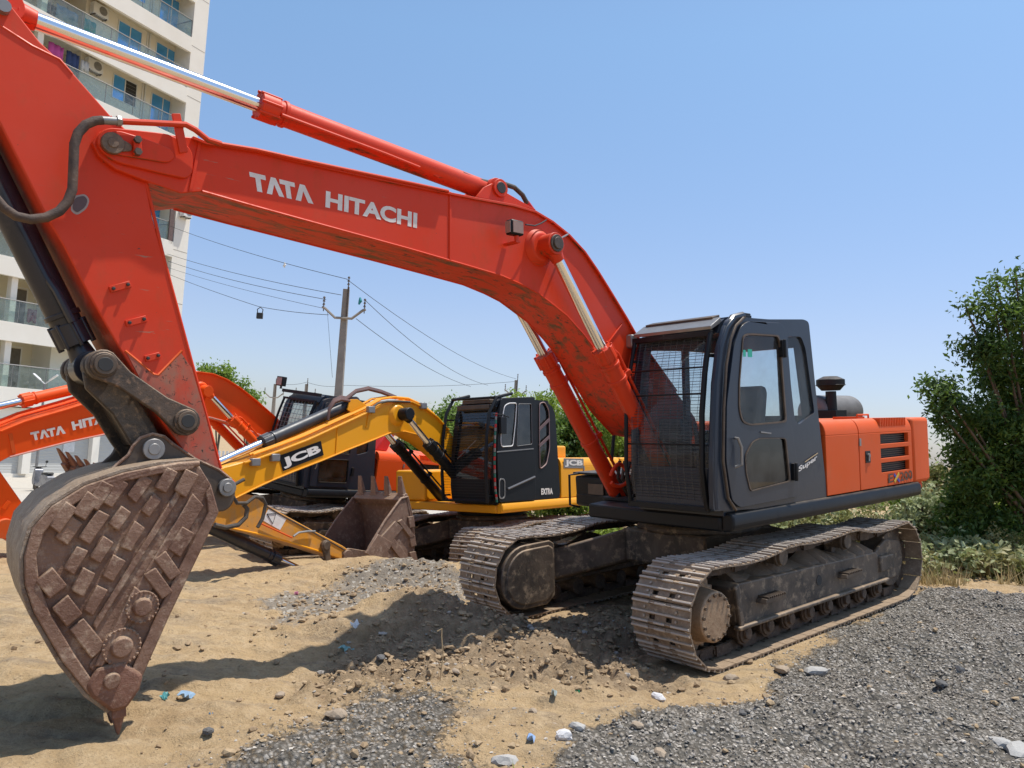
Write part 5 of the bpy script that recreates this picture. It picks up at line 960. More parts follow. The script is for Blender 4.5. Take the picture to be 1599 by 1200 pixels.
s = MB(); s.prism(m.o(ta, .2), -.2, .2); arm = s.build('arm', M['orange_bright'], RT, .01); s = MB(); s.bar(m.pt(5, 795, .2), m.pt(14, 783, .2), .02, .06); s.build('pipe_clamp_pad', M['orange_bright'], arm, .004)
s = MB(); p0 = m.un(5, 825, .2); s.ring(p0[0], p0[1], .2, .26, .14, 24); s.build('arm_boss', M['orange_faded'], arm, .01)
tr_ = [(168, 738), (172, 770), (160, 800), (130, 815), (98, 800), (84, 775)]; te = [(92, 735), (120, 722)]
s = MB()
for y in (.5, -.2): s.prism(m.o([(146, 735), (178, 745), (196, 775), (175, 812), (135, 815), (136, 770)], .5), y-.02, y+.02)
bk3 = s.build('bucket', M['bucket2'], RT, .006)
s = MB()
for y in (.24, -.28): s.prism(m.o([(132, 790), (175, 812), (150, 850), (122, 888), (100, 884), (100, 862)], .24), y, y+.04)
p0 = m.un(112, 876, .24); s.ring(p0[0], p0[1], -.3, .3, .06, 20); s.build('bucket_ear', M['darkmetal'], bk3, .006)
link(m.un(60, 850, .3), m.un(132, 822, .3), .3, .07, .07, .04, M['darkmetal'], 'side_link')
s = MB(); s.strip(m.o([(146, 735), (136, 770), (135, 815), (175, 812), (196, 775)], .5), -.2, .5, .03); s.build('bucket_shell', M['darkmetal'], bk3)
l0 = np.array(m.un(101, 726, 0)); d0 = np.array(m.un(150, 700, 0))-l0; d0 /= np.linalg.norm(d0)
p_a = m.pt(160, 745, .5); p_b = m.pt(103, 722, -.2)
for k in range(5):
    t_ = k/4; b0_ = np.array(p_a)*(1-t_)+np.array(p_b)*t_; s = MB(); dd_ = np.array([.16, 0, .20]); s.bar(b0_-dd_*1.4, b0_, .15, .12); s.hexa([tuple(b0_+np.array([0, -.08, -.045])), tuple(b0_+np.array([0, .08, -.045])), tuple(b0_+np.array([0, .08, .045])), tuple(b0_+np.array([0, -.08, .045]))]+[tuple(b0_+dd_+np.array([0, j*.05, i*.01])) for j, i in ((-1, -1), (1, -1), (1, 1), (-1, 1))]); s.build('bucket_tooth', M['tooth'], bk3, .008)

# ------------------------------------------------------------------ apartment building on the left
al = R(26); dB = np.array([math.sin(al), math.cos(al), 0]); nB = np.array([math.cos(al), -math.sin(al), 0]); CB = at(290, 600, 45.9); CB[2] = 0
BM = np.eye(4); BM[:3, 0] = -dB; BM[:3, 1] = nB; BM[:3, 2] = (0, 0, 1); BM[:3, 3] = CB; BM[:3, 3] += [0, 0, -1.6]
ZB = 1.6
BT_ = thing('apartment_building', 'tall cream apartment block with glass balconies and blue windows', 'building', mw=BM)
def BB(name, mat, par=BT_, bevel=0, *boxes):
    s = MB()
    for b in boxes: s.box(*b)
    return s.build(name, mat, par, bevel)
S0, S1, ZTOP = .72, 30.0, 38.0
RZ = [3.9+3.03*k+ZB for k in range(12)]
BB('wall', M['cream'], BT_, 0, (S0, 1.75, -13, 0, -.5, ZTOP), (1.75, S1, -13, -4.2, -.5, ZTOP), (1.75, 7.4, -4.2, -1.35, ZB+1.9, ZTOP), (16.5, 22, -4.2, -1.35, ZB+1.9, ZTOP), (11.6, 11.9, -4.2, -.9, ZB+1.9, ZTOP))
BB('recess_wall', M['cream2'], BT_, 0, (7.402, 11.598, -4.2, -2.9, ZB+1.9, ZTOP), (11.902, 16.498, -4.2, -2.9, ZB+1.9, ZTOP))
BB('column', M['cream'], BT_, .02, (10.1, 10.4, -.55, -.2, ZB+1.9, ZTOP), (14.2, 14.5, -.55, -.2, ZB+1.9, ZTOP))
seamb = MB()
for r_ in RZ: seamb.box(S0+.02, 1.74, .0, .006, r_-1.5, r_-1.47)
seamb.build('wall_groove', simple('groove_shadow_paint', (.40, .36, .30), .9), BT_)
for i, r_ in enumerate(RZ):
    lab = BB('balcony', M['cream'], BT_, .01, (1.752, S1, -.16, .04, r_-1.95, r_-1.06), (1.752, S1, -2.895, -.162, r_-1.32, r_-1.10))
    BB('soffit_trim', M['cream2'], lab, 0, (1.753, S1, -1.34, -.165, r_-1.40, r_-1.325))
    s = MB(); x = 1.78
    while x < S1-1: s.box(x, x+1.62, -.07, -.055, r_-1.055, r_-.03); x += 1.65
    s.build('glass_panel', M['glass_bal'], lab)
    s = MB(); s.tube([(1.78, -.06, r_), (S1, -.06, r_)], .028, 6); x = 1.78
    while x < S1-1: s.box(x-.012, x+.012, -.08, -.05, r_-1.06, r_); x += 1.65
    s.tube([(1.78, -.06, r_), (1.78, -1.3, r_)], .022, 6); s.build('handrail', M['greymetal'], lab)
def window(x0, x1, z0, z1, y=-1.35, op=False):
    f = MB(); f.box(x0-.05, x1+.05, y, y+.05, z0-.05, z0); f.box(x0-.05, x1+.05, y, y+.05, z1, z1+.05); f.box(x0-.05, x0, y, y+.05, z0, z1); f.box(x1, x1+.05, y, y+.05, z0, z1); xm = (x0+x1)/2; f.box(xm-.025, xm+.025, y, y+.052, z0, z1)
    w = f.build('window', M['pvc'], BT_)
    g = MB(); g.box(x0 if not op else xm+.025, x1, y+.005, y+.02, z0, z1) if not op else g.box(xm+.025, x1, y+.005, y+.02, z0, z1)
    g.build('pane', M['blue'], w)
    if op:
        g = MB(); g.box(x0, xm-.025, y+.004, y+.008, z0, z1); g.build('pane', M['wire'], w)
        g = MB()
        for k in range(6): g.box(x0, xm-.025, y+.02, y+.03, z0+.1+(z1-z0-.1)*k/6, z0+.115+(z1-z0-.1)*k/6)
        g.build('grille', M['greymetal'], w)
for i, r_ in enumerate(RZ[:11]):
    window(4.03, 5.46, r_+.05, r_+1.33, op=(i == 5)); window(1.50, 3.0, r_-1.0 if i in (3, 5, 7) else r_+.0, r_+1.33)
    window(17.5, 19.0, r_+.05, r_+1.33)
    BB('drain_pipe', M['pvc'], BT_, 0, (3.45, 3.53, -1.34, -1.26, r_-1.0, r_+1.6), (3.62, 3.68, -1.34, -1.28, r_-1.0, r_+1.6))
    d = BB('balcony_door', simple('brown_balcony_door', (.17, .14, .11), .6), BT_, 0, (8.0, 8.85, -2.9, -2.86, r_-1.09, r_+1.0)); BB('door_frame', M['cream'], d, 0, (7.93, 8.0, -2.9, -2.84, r_-1.09, r_+1.05), (8.85, 8.92, -2.9, -2.84, r_-1.09, r_+1.05), (7.93, 8.92, -2.9, -2.84, r_+1.05, r_+1.12))
    BB('balcony_door', M['wire'], BT_, 0, (12.8, 13.9, -2.9, -2.86, r_-1.09, r_+1.0))
    for (x, z, y, w) in (((6.35, r_+.80, -1.30, .88),) if i in (2, 5, 6, 7) else ())+(((.95, r_+.5, .06, .6),) if i == 3 else ()):
        a = BB('air_conditioner', M['pvc'], BT_, .02, (x, x+w, y, y+.34, z, z+.62)); s = MB(); s.cyl((x+w*.38, y+.34, z+.32), (x+w*.38, y+.352, z+.32), .23, n=24)
        for k in range(4): s.box(x+.02, x+w-.02, y+.1, y+.2, z-.05, z) if k == 0 else None
        s.build('fan_grille', M['greymetal'], a); BB('bracket', M['darkmetal'], a, 0, (x+.08, x+.12, y-.05, y+.36, z-.05, z-.005), (x+w-.12, x+w-.08, y-.05, y+.36, z-.05, z-.005))
BB('wall_blanket', simple('grey_hanging_blanket', (.16, .11, .10), .9), BT_, .02, (1.85, 2.15, -.05, .04, RZ[3]-1.25, RZ[3]+.75))
# ground floor shops
BB('shop_wall', M['cream'], BT_, 0, (1.75, S1, -4.2, -.5, -.5, .35), (1.75, S1, -.9, -.3, ZB+1.35, ZB+1.9))
for x in (1.75, 5.0, 8.6, 12.2, 15.8): BB('shop_pillar', M['cream'], BT_, 0, (x, x+.4, -.9, -.25, .35, ZB+1.345))
ribm = NT('ribbed_shutter'); wv = ribm.n.new('ShaderNodeTexWave'); wv.bands_direction = 'Z'; wv.inputs['Scale'].default_value = 4.2; ribm.l(ribm.co, wv.inputs['Vector']); ribm.col((.50, .50, .48)); ribm.rough(.5); ribm.bump(wv.outputs['Fac'], .8, .02)
for x in (2.16, 5.41, 9.01, 12.61): sh = BB('shop_shutter', ribm.m, BT_, 0, (x, x+3.18, -.62, -.56, .352, ZB+1.344))
sg = BB('sign_panel', simple('pale_pink_notice', (.62, .45, .50), .6), BT_, 0, (3.2, 3.9, -.55, -.52, ZB+.1, ZB+1.1)); BB('sign_panel', simple('white_notice', (.7, .7, .7), .6), BT_, 0, (6.2, 6.8, -.55, -.52, ZB-.2, ZB+.5))
# laundry and people's things on the balconies
def cloth(name, label, x, z, w, h, col, y=-.5, cat='laundry'):
    s = MB(); n = 8; V = []
    for j in (0, 1):
        for i in range(n+1): V.append((x+w*i/n, y+.05*math.sin(i*1.9+z), z-(h*(.9+.1*math.cos(i)) if j else 0)))
    f = [(i, i+1, n+2+i, n+1+i) for i in range(n)]; s.add(V, f); o = s.build(name, simple(name+'_'+cat, col, .9, 0, .2, 10, .05), None, 0, 80); md = o.modifiers.new('thickness', 'SOLIDIFY'); md.thickness = .02; o.matrix_world = Matrix(BM.tolist()); tag(o, label, cat, 'washing on the balconies'); return o
cloth('pink_cloth', 'bright pink cloth hung over the balcony rail', 8.9, RZ[5]+.95, .75, .75, (.62, .10, .38))
cloth('dark_trousers', 'dark blue trousers hanging beside the pink cloth', 8.05, RZ[5]+.95, .65, .9, (.05, .08, .20))
cloth('white_vest', 'white vest hanging at the right end of the washing line', 7.5, RZ[5]+.85, .42, .65, (.7, .7, .68))
cloth('teal_cloth', 'teal cloth behind the glass of the upper balcony', 7.3, RZ[6]+.0, .7, .9, (.06, .35, .32))
cloth('grey_sheet', 'long grey sheet drying behind the upper balcony glass', 8.3, RZ[6]-.05, 1.2, .8, (.30, .34, .38))
cloth('maroon_shirt', 'maroon shirt hung on the second balcony from the ground', 8.85, RZ[1]-.2, .4, .7, (.25, .03, .06), -.6)

# ------------------------------------------------------------------ poles, wires, lamp
def pole(label, top, Yd, base_z_, h, arm=True, w=.17, insul=3, grp='utility poles'):
    T = at(*top, Yd); t = thing('utility_pole', label, 'utility pole', (T[0], T[1], base_z_), grp); L = T[2]-base_z_
    s = MB(); s.hexa([(-w, -w*.8, -.3), (w, -w*.8, -.3), (w, w*.8, -.3), (-w, w*.8, -.3)]+[(-w*.62, -w*.5, L), (w*.62, -w*.5, L), (w*.62, w*.5, L), (-w*.62, w*.5, L)]); s.build('post', M['concrete'], t, .01)
    s = MB(); s.bar((.10, -w*.75, L-1.0), (.10, -w*.75, L+.06), .06, .06); s.build('top_bracket', M['darkmetal'], t)
    s = MB(); s.tube([(-.78, -w, L-.72), (-.68, -w, L-.76), (-.3, -w, L-1.08), (.3, -w, L-1.08), (.68, -w, L-.76), (.78, -w, L-.72)], .05, 6); s.build('cross_arm', M['concrete'], t)
    for x, z in ((-.73, L-.72), (.73, L-.72), (.10, L+.05)):
        s = MB(); s.cyl((x, -w, z-.15), (x, -w, z+.36), .018, n=6)
        for k in range(3): s.cyl((x, -w, z+.08+.12*k), (x, -w, z+.14+.12*k), .05, .03, n=10)
        s.build('insulator', M['darkmetal'], t)
    return T
pole('tall concrete power pole with a V-shaped cross arm standing behind the yellow boom', (541, 452), 28, -1.1, 7)
pole('distant pole left of the tall power pole, beside the palm-less skyline', (430, 600), 62, -1.6, 6, grp='distant utility poles'); bpy.context.view_layer.update()
pole('distant pole just left of the tall power pole', (479, 600), 60, -1.6, 6, grp='distant utility poles')
pole('distant dark pole rising above the hedge behind the yellow cab', (806, 594), 55, -1.5, 6, grp='distant utility poles')
def wire(label, pts, sag=.0, r=.011, Y2=None):
    P = []
    for (u, v, Yd) in pts: P.append(at(u, v, Yd))
    s = MB(); Q_ = []
    for a, b in zip(P[:-1], P[1:]):
        for k in range(13): t_ = k/12; p = a+(b-a)*t_; p[2] -= sag*4*t_*(1-t_); Q_.append(p)
    s.tube(Q_, r, 5, caps=False); o = s.build('overhead_wire', M['wire'], None); tag(o, label, 'wire', 'overhead wires')
wire('highest wire, from the building to the top of the tall pole', [(262, 352, 44), (541, 436, 28)], .15)
wire('second wire down, reaching the tall pole just below its top', [(262, 397, 44), (533, 461, 28)], .15)
wire('wire reaching the left insulator of the cross arm from the building', [(262, 408, 44), (509, 468, 28)], .15)
wire('faint wire just above the one with the black box', [(262, 418, 44), (506, 482, 28)], .1, .008)
wire('lowest wire, the one the black box hangs from', [(262, 428, 44), (404, 479, 33), (513, 492, 28)], .05)
wire('wire falling from the pole top to the far right pole', [(541, 436, 28), (806, 592, 55)], .5)
wire('wire falling from the right insulator into the hedge', [(571, 470, 28), (762, 602, 50)], .5)
wire('wire falling lowest from the cross arm towards the yellow cab', [(556, 498, 28), (735, 604, 46)], .3)
wire('thin loose wire dropping beside the tall pole', [(511, 484, 28), (519, 590, 28)], .0, .006)
wire('thin wire along the distant poles', [(430, 597, 62), (479, 597, 60), (540, 602, 57), (806, 596, 55)], .2, .012)
p = at(406, 488, 33); t = thing('junction_box', 'small black box hanging in a loop from the lowest wire', 'box', p); s = MB(); s.box(-.13, .13, -.06, .06, -.28, -.02); s.build('case', M['wire'], t, .02); s = MB(); s.tube([(-.10, 0, -.03), (-.12, 0, .12), (0, 0, .22), (.12, 0, .12), (.10, 0, -.03)], .02, 6); s.build('loop', M['wire'], t)
p = at(444, 414, 33); s = MB(); s.tube([(0, 0, .1), (.03, 0, 0), (-.02, 0, -.06), (.04, 0, -.12)], [.03, .06, .05, .02], 6); o = s.build('plastic_scrap', M['pvc'], None); o.location = tuple(p); tag(o, 'pale plastic scrap caught on the highest wire', 'scrap')
p = at(562, 470, 28); s = MB(); s.tube([(0, 0, .12), (.02, 0, 0), (-.03, 0, -.14)], [.03, .07, .03], 6); o = s.build('plastic_scrap', simple('teal_plastic', (.02, .30, .33), .6), None); o.location = tuple(p); tag(o, 'teal plastic scrap by the right insulator of the tall pole', 'scrap')
# street lamp in front of the shops and the scooter
def gz(u, v, z): return atz(u, v, z)
p = at(54, 757, 33); p[2] = float(ground_z(np.array([p[0]]), np.array([p[1]]), False)[0]); t = thing('street_lamp', 'twin-headed street lamp in front of the shops', 'street lamp', p); H_ = at(68, 600, 33)[2]-p[2]
s = MB(); s.cyl((0, 0, 0), (0, 0, H_), .06, .045, n=10); s.build('post', M['greymetal'], t)
for sg_ in (-1, 1): s = MB(); s.bar((0, 0, H_), (sg_*.28, 0, H_+.22), .04, .04); s.hexa([(sg_*.2, -.08, H_+.15), (sg_*.5, -.08, H_+.38), (sg_*.5, .08, H_+.38), (sg_*.2, .08, H_+.15), (sg_*.2, -.08, H_+.2), (sg_*.5, -.08, H_+.43), (sg_*.5, .08, H_+.43), (sg_*.2, .08, H_+.2)]); s.build('lamp_head', M['pvc'], t, .01)
p = at(66, 750, 32); p[2] = float(ground_z(np.array([p[0]]), np.array([p[1]]), False)[0]); t = thing('motor_scooter', 'parked silver and black motor scooter by the shop shutters', 'scooter', p); t.rotation_euler = (0, 0, R(-38)); t.scale = (.9, .9, .9)
for x, nm in ((-.62, 'wheel'), (.62, 'wheel')): s = MB(); s.tube([(x+.19*math.cos(a), 0, .24+.19*math.sin(a)) for a in np.linspace(0, 2*math.pi, 21)], .05, 8, caps=False); s.cyl((x, -.03, .24), (x, .03, .24), .16, n=14, m=1); s.build('wheel', [M['rubber'], M['darkmetal']], t)
s = MB(); s.prism(rpoly([(-.45, .28), (-.05, .25), (.15, .3), (.75, .35), (.9, .72), (.75, .8), (.15, .78), (.05, .42), (-.3, .38)], .06), -.15, .15); s.prism(rpoly([(-.62, .3), (-.45, .28), (-.38, .95), (-.5, 1.05), (-.62, .85), (-.7, .5)], .05), -.17, .17); s.build('body', simple('silver_scooter_body', (.30, .30, .32), .3, .3, .3, 5, 0, (.06, .06, .07)), t, .03)
s = MB(); s.prism(rpoly([(.12, .79), (.75, .81), (.85, .88), (.7, .92), (.2, .88)], .03), -.13, .13); s.build('seat', M['wire'], t, .02)
s = MB(); s.tube([(-.62, 0, .24), (-.5, 0, .9), (-.45, 0, 1.08)], .03, 8); s.tube([(-.4, -.3, 1.12), (-.46, 0, 1.08), (-.4, .3, 1.12)], .02, 8); s.box(-.58, -.46, -.1, .1, .98, 1.1); s.build('handlebar', M['wire'], t, .01)
s = MB(); s.tube([(-.5, .28, 1.12), (-.48, .3, 1.3)], .01, 5); s.cyl((-.47, .3, 1.33), (-.44, .3, 1.33), .06, n=12); s.build('mirror', M['wire'], t)
# white slatted fence far behind, seen under the orange boom
p = at(345, 735, 38); p[2] = -1.5; t = thing('slatted_fence', 'low white slatted fence glimpsed behind the booms', 'fence', p); t.rotation_euler = (0, 0, R(-8))
s = MB()
for k in range(46): s.box(-4+.2*k, -3.9+.2*k, -.02, .02, .1, 1.9)
s.build('slats', M['pvc'], t); s = MB(); s.box(-4.1, 5.3, -.05, -.021, .4, .5); s.box(-4.1, 5.3, -.05, -.021, 1.5, 1.6); s.build('rails', M['pvc'], t)

# ------------------------------------------------------------------ plants
def leaves(name, clumps, n, size, mat, parent=None, up_=.3, asp=.45, droop=0):
    """clumps: (cx, cy, cz, rx, ry, rz) ellipsoids filled with small twig tufts of leaf-shaped faces"""
    cl = np.array(clumps, float); vol = (cl[:, 3]*cl[:, 4]*cl[:, 5])**.75; pr_ = vol/vol.sum(); nt_ = max(1, n//14); k = RNG.choice(len(cl), nt_, p=pr_)
    K = 14; su = RNG.normal(size=(len(cl), K, 3)); su /= np.linalg.norm(su, axis=2)[..., None]; su *= RNG.uniform(.35, 1.0, (len(cl), K, 1)); j = RNG.integers(0, K, nt_); sr = RNG.uniform(.16, .34, (len(cl), K))[k, j]
    u = RNG.normal(size=(nt_, 3)); u /= np.linalg.norm(u, axis=1)[:, None]; rad = RNG.uniform(.1, 1, nt_)**.5*(1+.5*np.abs(RNG.normal(size=nt_))*(RNG.random(nt_) < .2)); off = su[k, j]+u*(rad*sr)[:, None]; tc_ = cl[k, :3]+off*cl[k, 3:]; u = off/np.linalg.norm(off, axis=1)[:, None]*.6+u*.6
    c = np.repeat(tc_, 14, 0)+RNG.normal(size=(nt_*14, 3))*size*1.9; uu = np.repeat(u, 14, 0); m_ = len(c)
    nrm = RNG.normal(size=(m_, 3))*.75+uu*.5+np.array([0, 0, up_]); nrm /= np.linalg.norm(nrm, axis=1)[:, None]
    a = RNG.normal(size=(m_, 3)); a -= (a*nrm).sum(1)[:, None]*nrm; a /= np.linalg.norm(a, axis=1)[:, None]; b = np.cross(nrm, a)
    s_ = size*RNG.uniform(.6, 1.35, m_)[:, None]; Vv = np.stack([c-a*s_, c-b*s_*asp+nrm*s_*.12, c+a*s_, c+b*s_*asp+nrm*s_*.12], 1).reshape(-1, 3)
    o = npmesh(name, Vv, np.arange(m_*4).reshape(-1, 4), mat, parent, smooth=False); return o
def trunkmesh(par, segs, name='trunk'):
    s = MB()
    for pts, r0, r1 in segs: s.tube(pts, list(np.linspace(r0, r1, len(pts))), 8)
    return s.build(name, M['bark'], par)
def plant(kind, label, cat, base, clumps, n, size, mat, grp=None, trunks=None, up_=.3, asp=.45):
    t = thing(kind, label, cat, base, grp); leaves('crown', clumps, n, size, mat, t, up_, asp)
    if trunks is None:
        trunks = [([(0, 0, -.1), (.05, .02, clumps[0][2]*.5), (clumps[0][0]*.5, clumps[0][1]*.5, clumps[0][2])], .07, .03)]
        for c in clumps[1:]: trunks.append(([(.03, 0, c[2]*.25), (c[0]*.5, c[1]*.5, c[2]*.6), tuple(c[:3])], .035, .012))
    trunkmesh(t, trunks); return t
def gnd_at(x, y): return float(ground_z(np.array([float(x)]), np.array([float(y)]), False)[0])
# big tree at the right edge
bx, by = 8.6, 12.6; bz = gnd_at(bx, by)
def TP_(u, v, Yd, rx, ry, rz): p = at(u, v, Yd); return (p[0]-bx, p[1]-by, p[2]-bz, rx, ry, rz)
cl = [TP_(1520, 850, 12.6, .6, .5, .5), TP_(1600, 870, 12.6, .8, .5, .5), TP_(1545, 740, 12.5, .7, .5, .5), TP_(1600, 680, 12.6, .8, .6, .7), TP_(1555, 490, 12.2, .42, .5, .38), TP_(1600, 460, 12.4, .5, .5, .45), TP_(1530, 545, 12.2, .30, .4, .3), TP_(1580, 560, 12.5, .7, .7, .5), TP_(1470, 607, 12.0, .36, .4, .22), TP_(1505, 640, 12.3, .45, .5, .35), TP_(1570, 650, 12.6, .8, .8, .6), TP_(1520, 700, 12.6, .5, .6, .4), TP_(1590, 740, 12.8, .8, .8, .6), TP_(1535, 780, 12.8, .6, .6, .5), TP_(1650, 600, 13, 1.2, 1, 1.2), TP_(1640, 800, 13, 1.1, .9, .8), TP_(1560, 840, 12.9, .8, .7, .5), TP_(1500, 810, 13.0, .42, .5, .45), TP_(1700, 480, 13, 1.0, .9, .9), TP_(1465, 640, 12.1, .14, .2, .12), TP_(1508, 478, 12.2, .15, .2, .1), TP_(1556, 440, 12.2, .08, .1, .18), TP_(1586, 432, 12.2, .08, .1, .18)]
plant('broadleaf_tree', 'dark glossy-leaved tree filling the right edge of the photo', 'tree', (bx, by, bz), cl, 72000, .046, M['leaf_dark'], None, None, .35, .42)
# hedge shrubs behind the yellow cab and under the boom
hs = [(655, 700, 634, 40, 24, 'leaf_far', 'round far tree left of the yellow cab'), (700, 720, 622, 42, 30, 'leaf_far', 'rounded tree directly behind the yellow cab guard'), (805, 800, 606, 27, 60, 'leaf_mid', 'feathery shrub above the yellow cab roof'), (850, 800, 600, 25, 70, 'leaf_mid', 'tall feathery shrub behind the yellow cab'), (905, 800, 608, 24, 70, 'leaf_mid', 'feathery shrub between the yellow cab and the orange cylinder'), (950, 800, 618, 23, 70, 'leaf_mid', 'feathery shrub under the orange boom'), (995, 800, 640, 22, 70, 'leaf_mid', 'feathery shrub behind the caged windshield'), (885, 800, 640, 20, 50, 'leaf_dark', 'darker bush at the back corner of the yellow cab')]
for i, (u, vb, vt, Yd, hw, mt, lb) in enumerate(hs):
    T = at(u, vt-6, Yd); px_ = Yd/F; z0 = gnd_at(T[0], T[1]); h = T[2]-z0; w = hw*px_
    cs_ = []
    for k in range(9): cs_.append((RNG.uniform(-.7, .7)*w, RNG.uniform(-.5, .5)*w, h*RNG.uniform(.2, .84), w*RNG.uniform(.32, .55), w*.45, h*RNG.uniform(.12, .2)))
    cs_ += [(0, 0, h*.5, w*.8, w*.6, h*.42)]
    plant('tall_shrub' if Yd < 30 else 'far_tree', lb, 'shrub' if Yd < 30 else 'tree', (T[0], T[1], z0), cs_, 15000 if Yd < 30 else 7000, .062 if Yd < 30 else .12, M[mt], 'hedge behind the excavators' if Yd < 30 else 'far trees')
for (u, vt, Yd, hw, lb) in ((322, 572, 42, 12, 'far tree crown peeping over the rear orange boom, leftmost'), (350, 570, 42, 18, 'far tree crown in the middle over the rear orange boom'), (392, 596, 42, 17, 'far tree crown nearest the rear orange cab')):
    T = at(u, vt, Yd); z0 = -1.5; h = T[2]-z0; w = hw*Yd/F; cs_ = [(RNG.uniform(-.8, .8)*w, RNG.uniform(-.5, .5)*w, h-RNG.uniform(.15, 1.3), w*RNG.uniform(.3, .5), w*.4, w*RNG.uniform(.25, .4)) for k in range(7)]
    plant('far_tree', lb, 'tree', (T[0], T[1], z0), cs_, 1500, .10, M['leaf_far'], 'far trees')
cs_ = [(x_, 48+3*math.sin(x_*.7), -1.2+1.5*(.6+.4*math.sin(x_*1.3+1)), 2.4, 1.6, 1.5*(.7+.3*math.sin(x_*2.1))) for x_ in np.arange(-4, 46, 1.7)]
o = leaves('far_scrub', cs_, 52000, .15, M['leaf_far'], None, .3, .5); tag(o, 'far line of green scrub closing the view behind the yard', 'scrub', None, 'stuff')
for (u, vt, Yd, hw, mt, lb) in ((1462, 700, 15.5, 45, 'leaf_dry', 'tall loose straw-coloured shrub between the counterweight and the big tree'), (1500, 742, 14.2, 40, 'leaf_dry', 'lower straw-coloured shrub at the left foot of the big tree'), (1560, 700, 16.5, 60, 'leaf_mid', 'wide shrub behind the trunk of the big tree')):
    T = at(u, vt, Yd); z0 = gnd_at(T[0], T[1]); h = T[2]-z0; w = hw*Yd/F; cs_ = [(RNG.uniform(-.8, .8)*w, RNG.uniform(-.4, .4)*w, h*RNG.uniform(.2, .9), w*.4, w*.4, h*.17) for k in range(9)]
    plant('tall_shrub', lb, 'shrub', (T[0], T[1], z0), cs_, 7000, .045, M[mt], 'shrubs by the big tree', None, .3)
# low broad-leaved weeds along the back
ws = [(1190, 815, 13.5), (1240, 806, 13.8), (1290, 800, 13.8), (1340, 795, 13.6), (1390, 790, 13.4), (1430, 775, 13.2), (1450, 740, 13.6), (1470, 905, 11.3), (1505, 895, 11.8), (1455, 850, 12.2), (920, 825, 14.5), (955, 815, 14.8), (1480, 770, 14.2), (1530, 860, 12.0), (1560, 905, 11.2), (1590, 890, 11.6), (1440, 905, 11.0)]
wl2 = ['broad pale-leaved weed under the cab corner', 'broad pale-leaved weed under the side door', 'pale-leaved weed under the engine panels', 'pale-leaved weed below the engine vents', 'pale-leaved weed below the counterweight', 'tall pale weed touching the counterweight corner', 'tall pale weed behind the counterweight', 'sprawling pale weed by the rear of the near track', 'sprawling weed in dry grass at the right', 'pale weed just behind the near track idler', 'green weed seen between the far track and toolbox', 'green weed under the far track', 'weed between the counterweight and the big tree', 'weed at the foot of the big tree', 'small weed poking from the dry grass at the right edge', 'weed in dry grass at the extreme right edge', 'small weed touching the rear end of the near track']
for (u, v, Yd), lb in zip(ws, wl2):
    T = at(u, v, Yd); z0 = gnd_at(T[0], T[1]); h = max(.25, T[2]-z0); cs_ = [(RNG.uniform(-.35, .35), RNG.uniform(-.3, .3), h*RNG.uniform(.35, .95), .18, .18, .12) for k in range(7)]
    green = u < 1000
    plant('weed', lb, 'weed', (T[0], T[1], z0), cs_, 620, .055 if not green else .04, M['leaf_mid'] if green else (M['leaf_dry'] if int(u) % 20 == 0 else M['leaf_pale']), 'weeds behind the excavator', None, .8, .6)
# bushes closing the view behind
for (u, v, Yd, w, h, n, lb) in ((1240, 775, 19, 1.5, 1.2, 3500, 'low olive bush behind the engine cover'), (1370, 770, 19, 1.7, 1.2, 3500, 'low olive bush behind the counterweight'), (1480, 730, 18, 1.2, 1.5, 4500, 'olive bush left of the big tree'), (1090, 800, 20, 1.6, 1.0, 2500, 'low bush behind the cab'), (860, 800, 20, 1.6, .8, 2500, 'low bush under the yellow machine')):
    T = at(u, v, Yd); z0 = gnd_at(T[0], T[1]); cs_ = [(RNG.uniform(-1, 1)*w, RNG.uniform(-.4, .4), h*RNG.uniform(.2, .9), w*.4, w*.35, h*.3) for k in range(9)]
    plant('bush', lb, 'bush', (T[0], T[1], z0), cs_, n, .055, M['leaf_mid'] if u < 1200 else M['leaf_dry'], 'bushes along the back', None, .3)
# dry grass along the back edge
def grass(name, label, fn, n, x0, x1, y0, y1, h, mat):
    x, y = scatter(n, fn, x0, x1, y0, y1); k = len(x); z = ground_z(x, y, False); a = RNG.uniform(0, 6.28, k); hh = h*RNG.uniform(.3, 1.2, k)*(.75+1.1*(fbm(x, y, 1.9, 3, 77))); w = .006+.004*RNG.random(k); lx, ly = RNG.normal(0, .35, k)*hh, RNG.normal(0, .35, k)*hh
    P0 = np.stack([x-np.cos(a)*w, y-np.sin(a)*w, z-.02], 1); P1 = np.stack([x+np.cos(a)*w, y+np.sin(a)*w, z-.02], 1); P2 = np.stack([x+lx, y+ly, z+hh], 1)
    o = npmesh(name, np.stack([P0, P1, P2], 1).reshape(-1, 3), np.arange(3*k).reshape(-1, 3), mat, None, False); tag(o, label, 'grass', None, 'stuff')
grass('dry_grass', 'dry straw-coloured grass along the back edge of the yard', lambda x, y: np.clip(fbm(x, y, 1.3, 4, 8)*5+.35, 0, 1)*(y > 10.25+.10*x-.5)*((x > 4.9)|(y > 13.6)), 60000, 1.5, 13, 10.2, 20, .34, M['drygrass'])
grass('green_grass', 'short green grass tufts at the lower edge', lambda x, y: np.exp(-((x-.05)/.16)**2-((y-4.0)/.1)**2), 260, -.4, .5, 3.7, 4.3, .05, M['leaf_mid'])
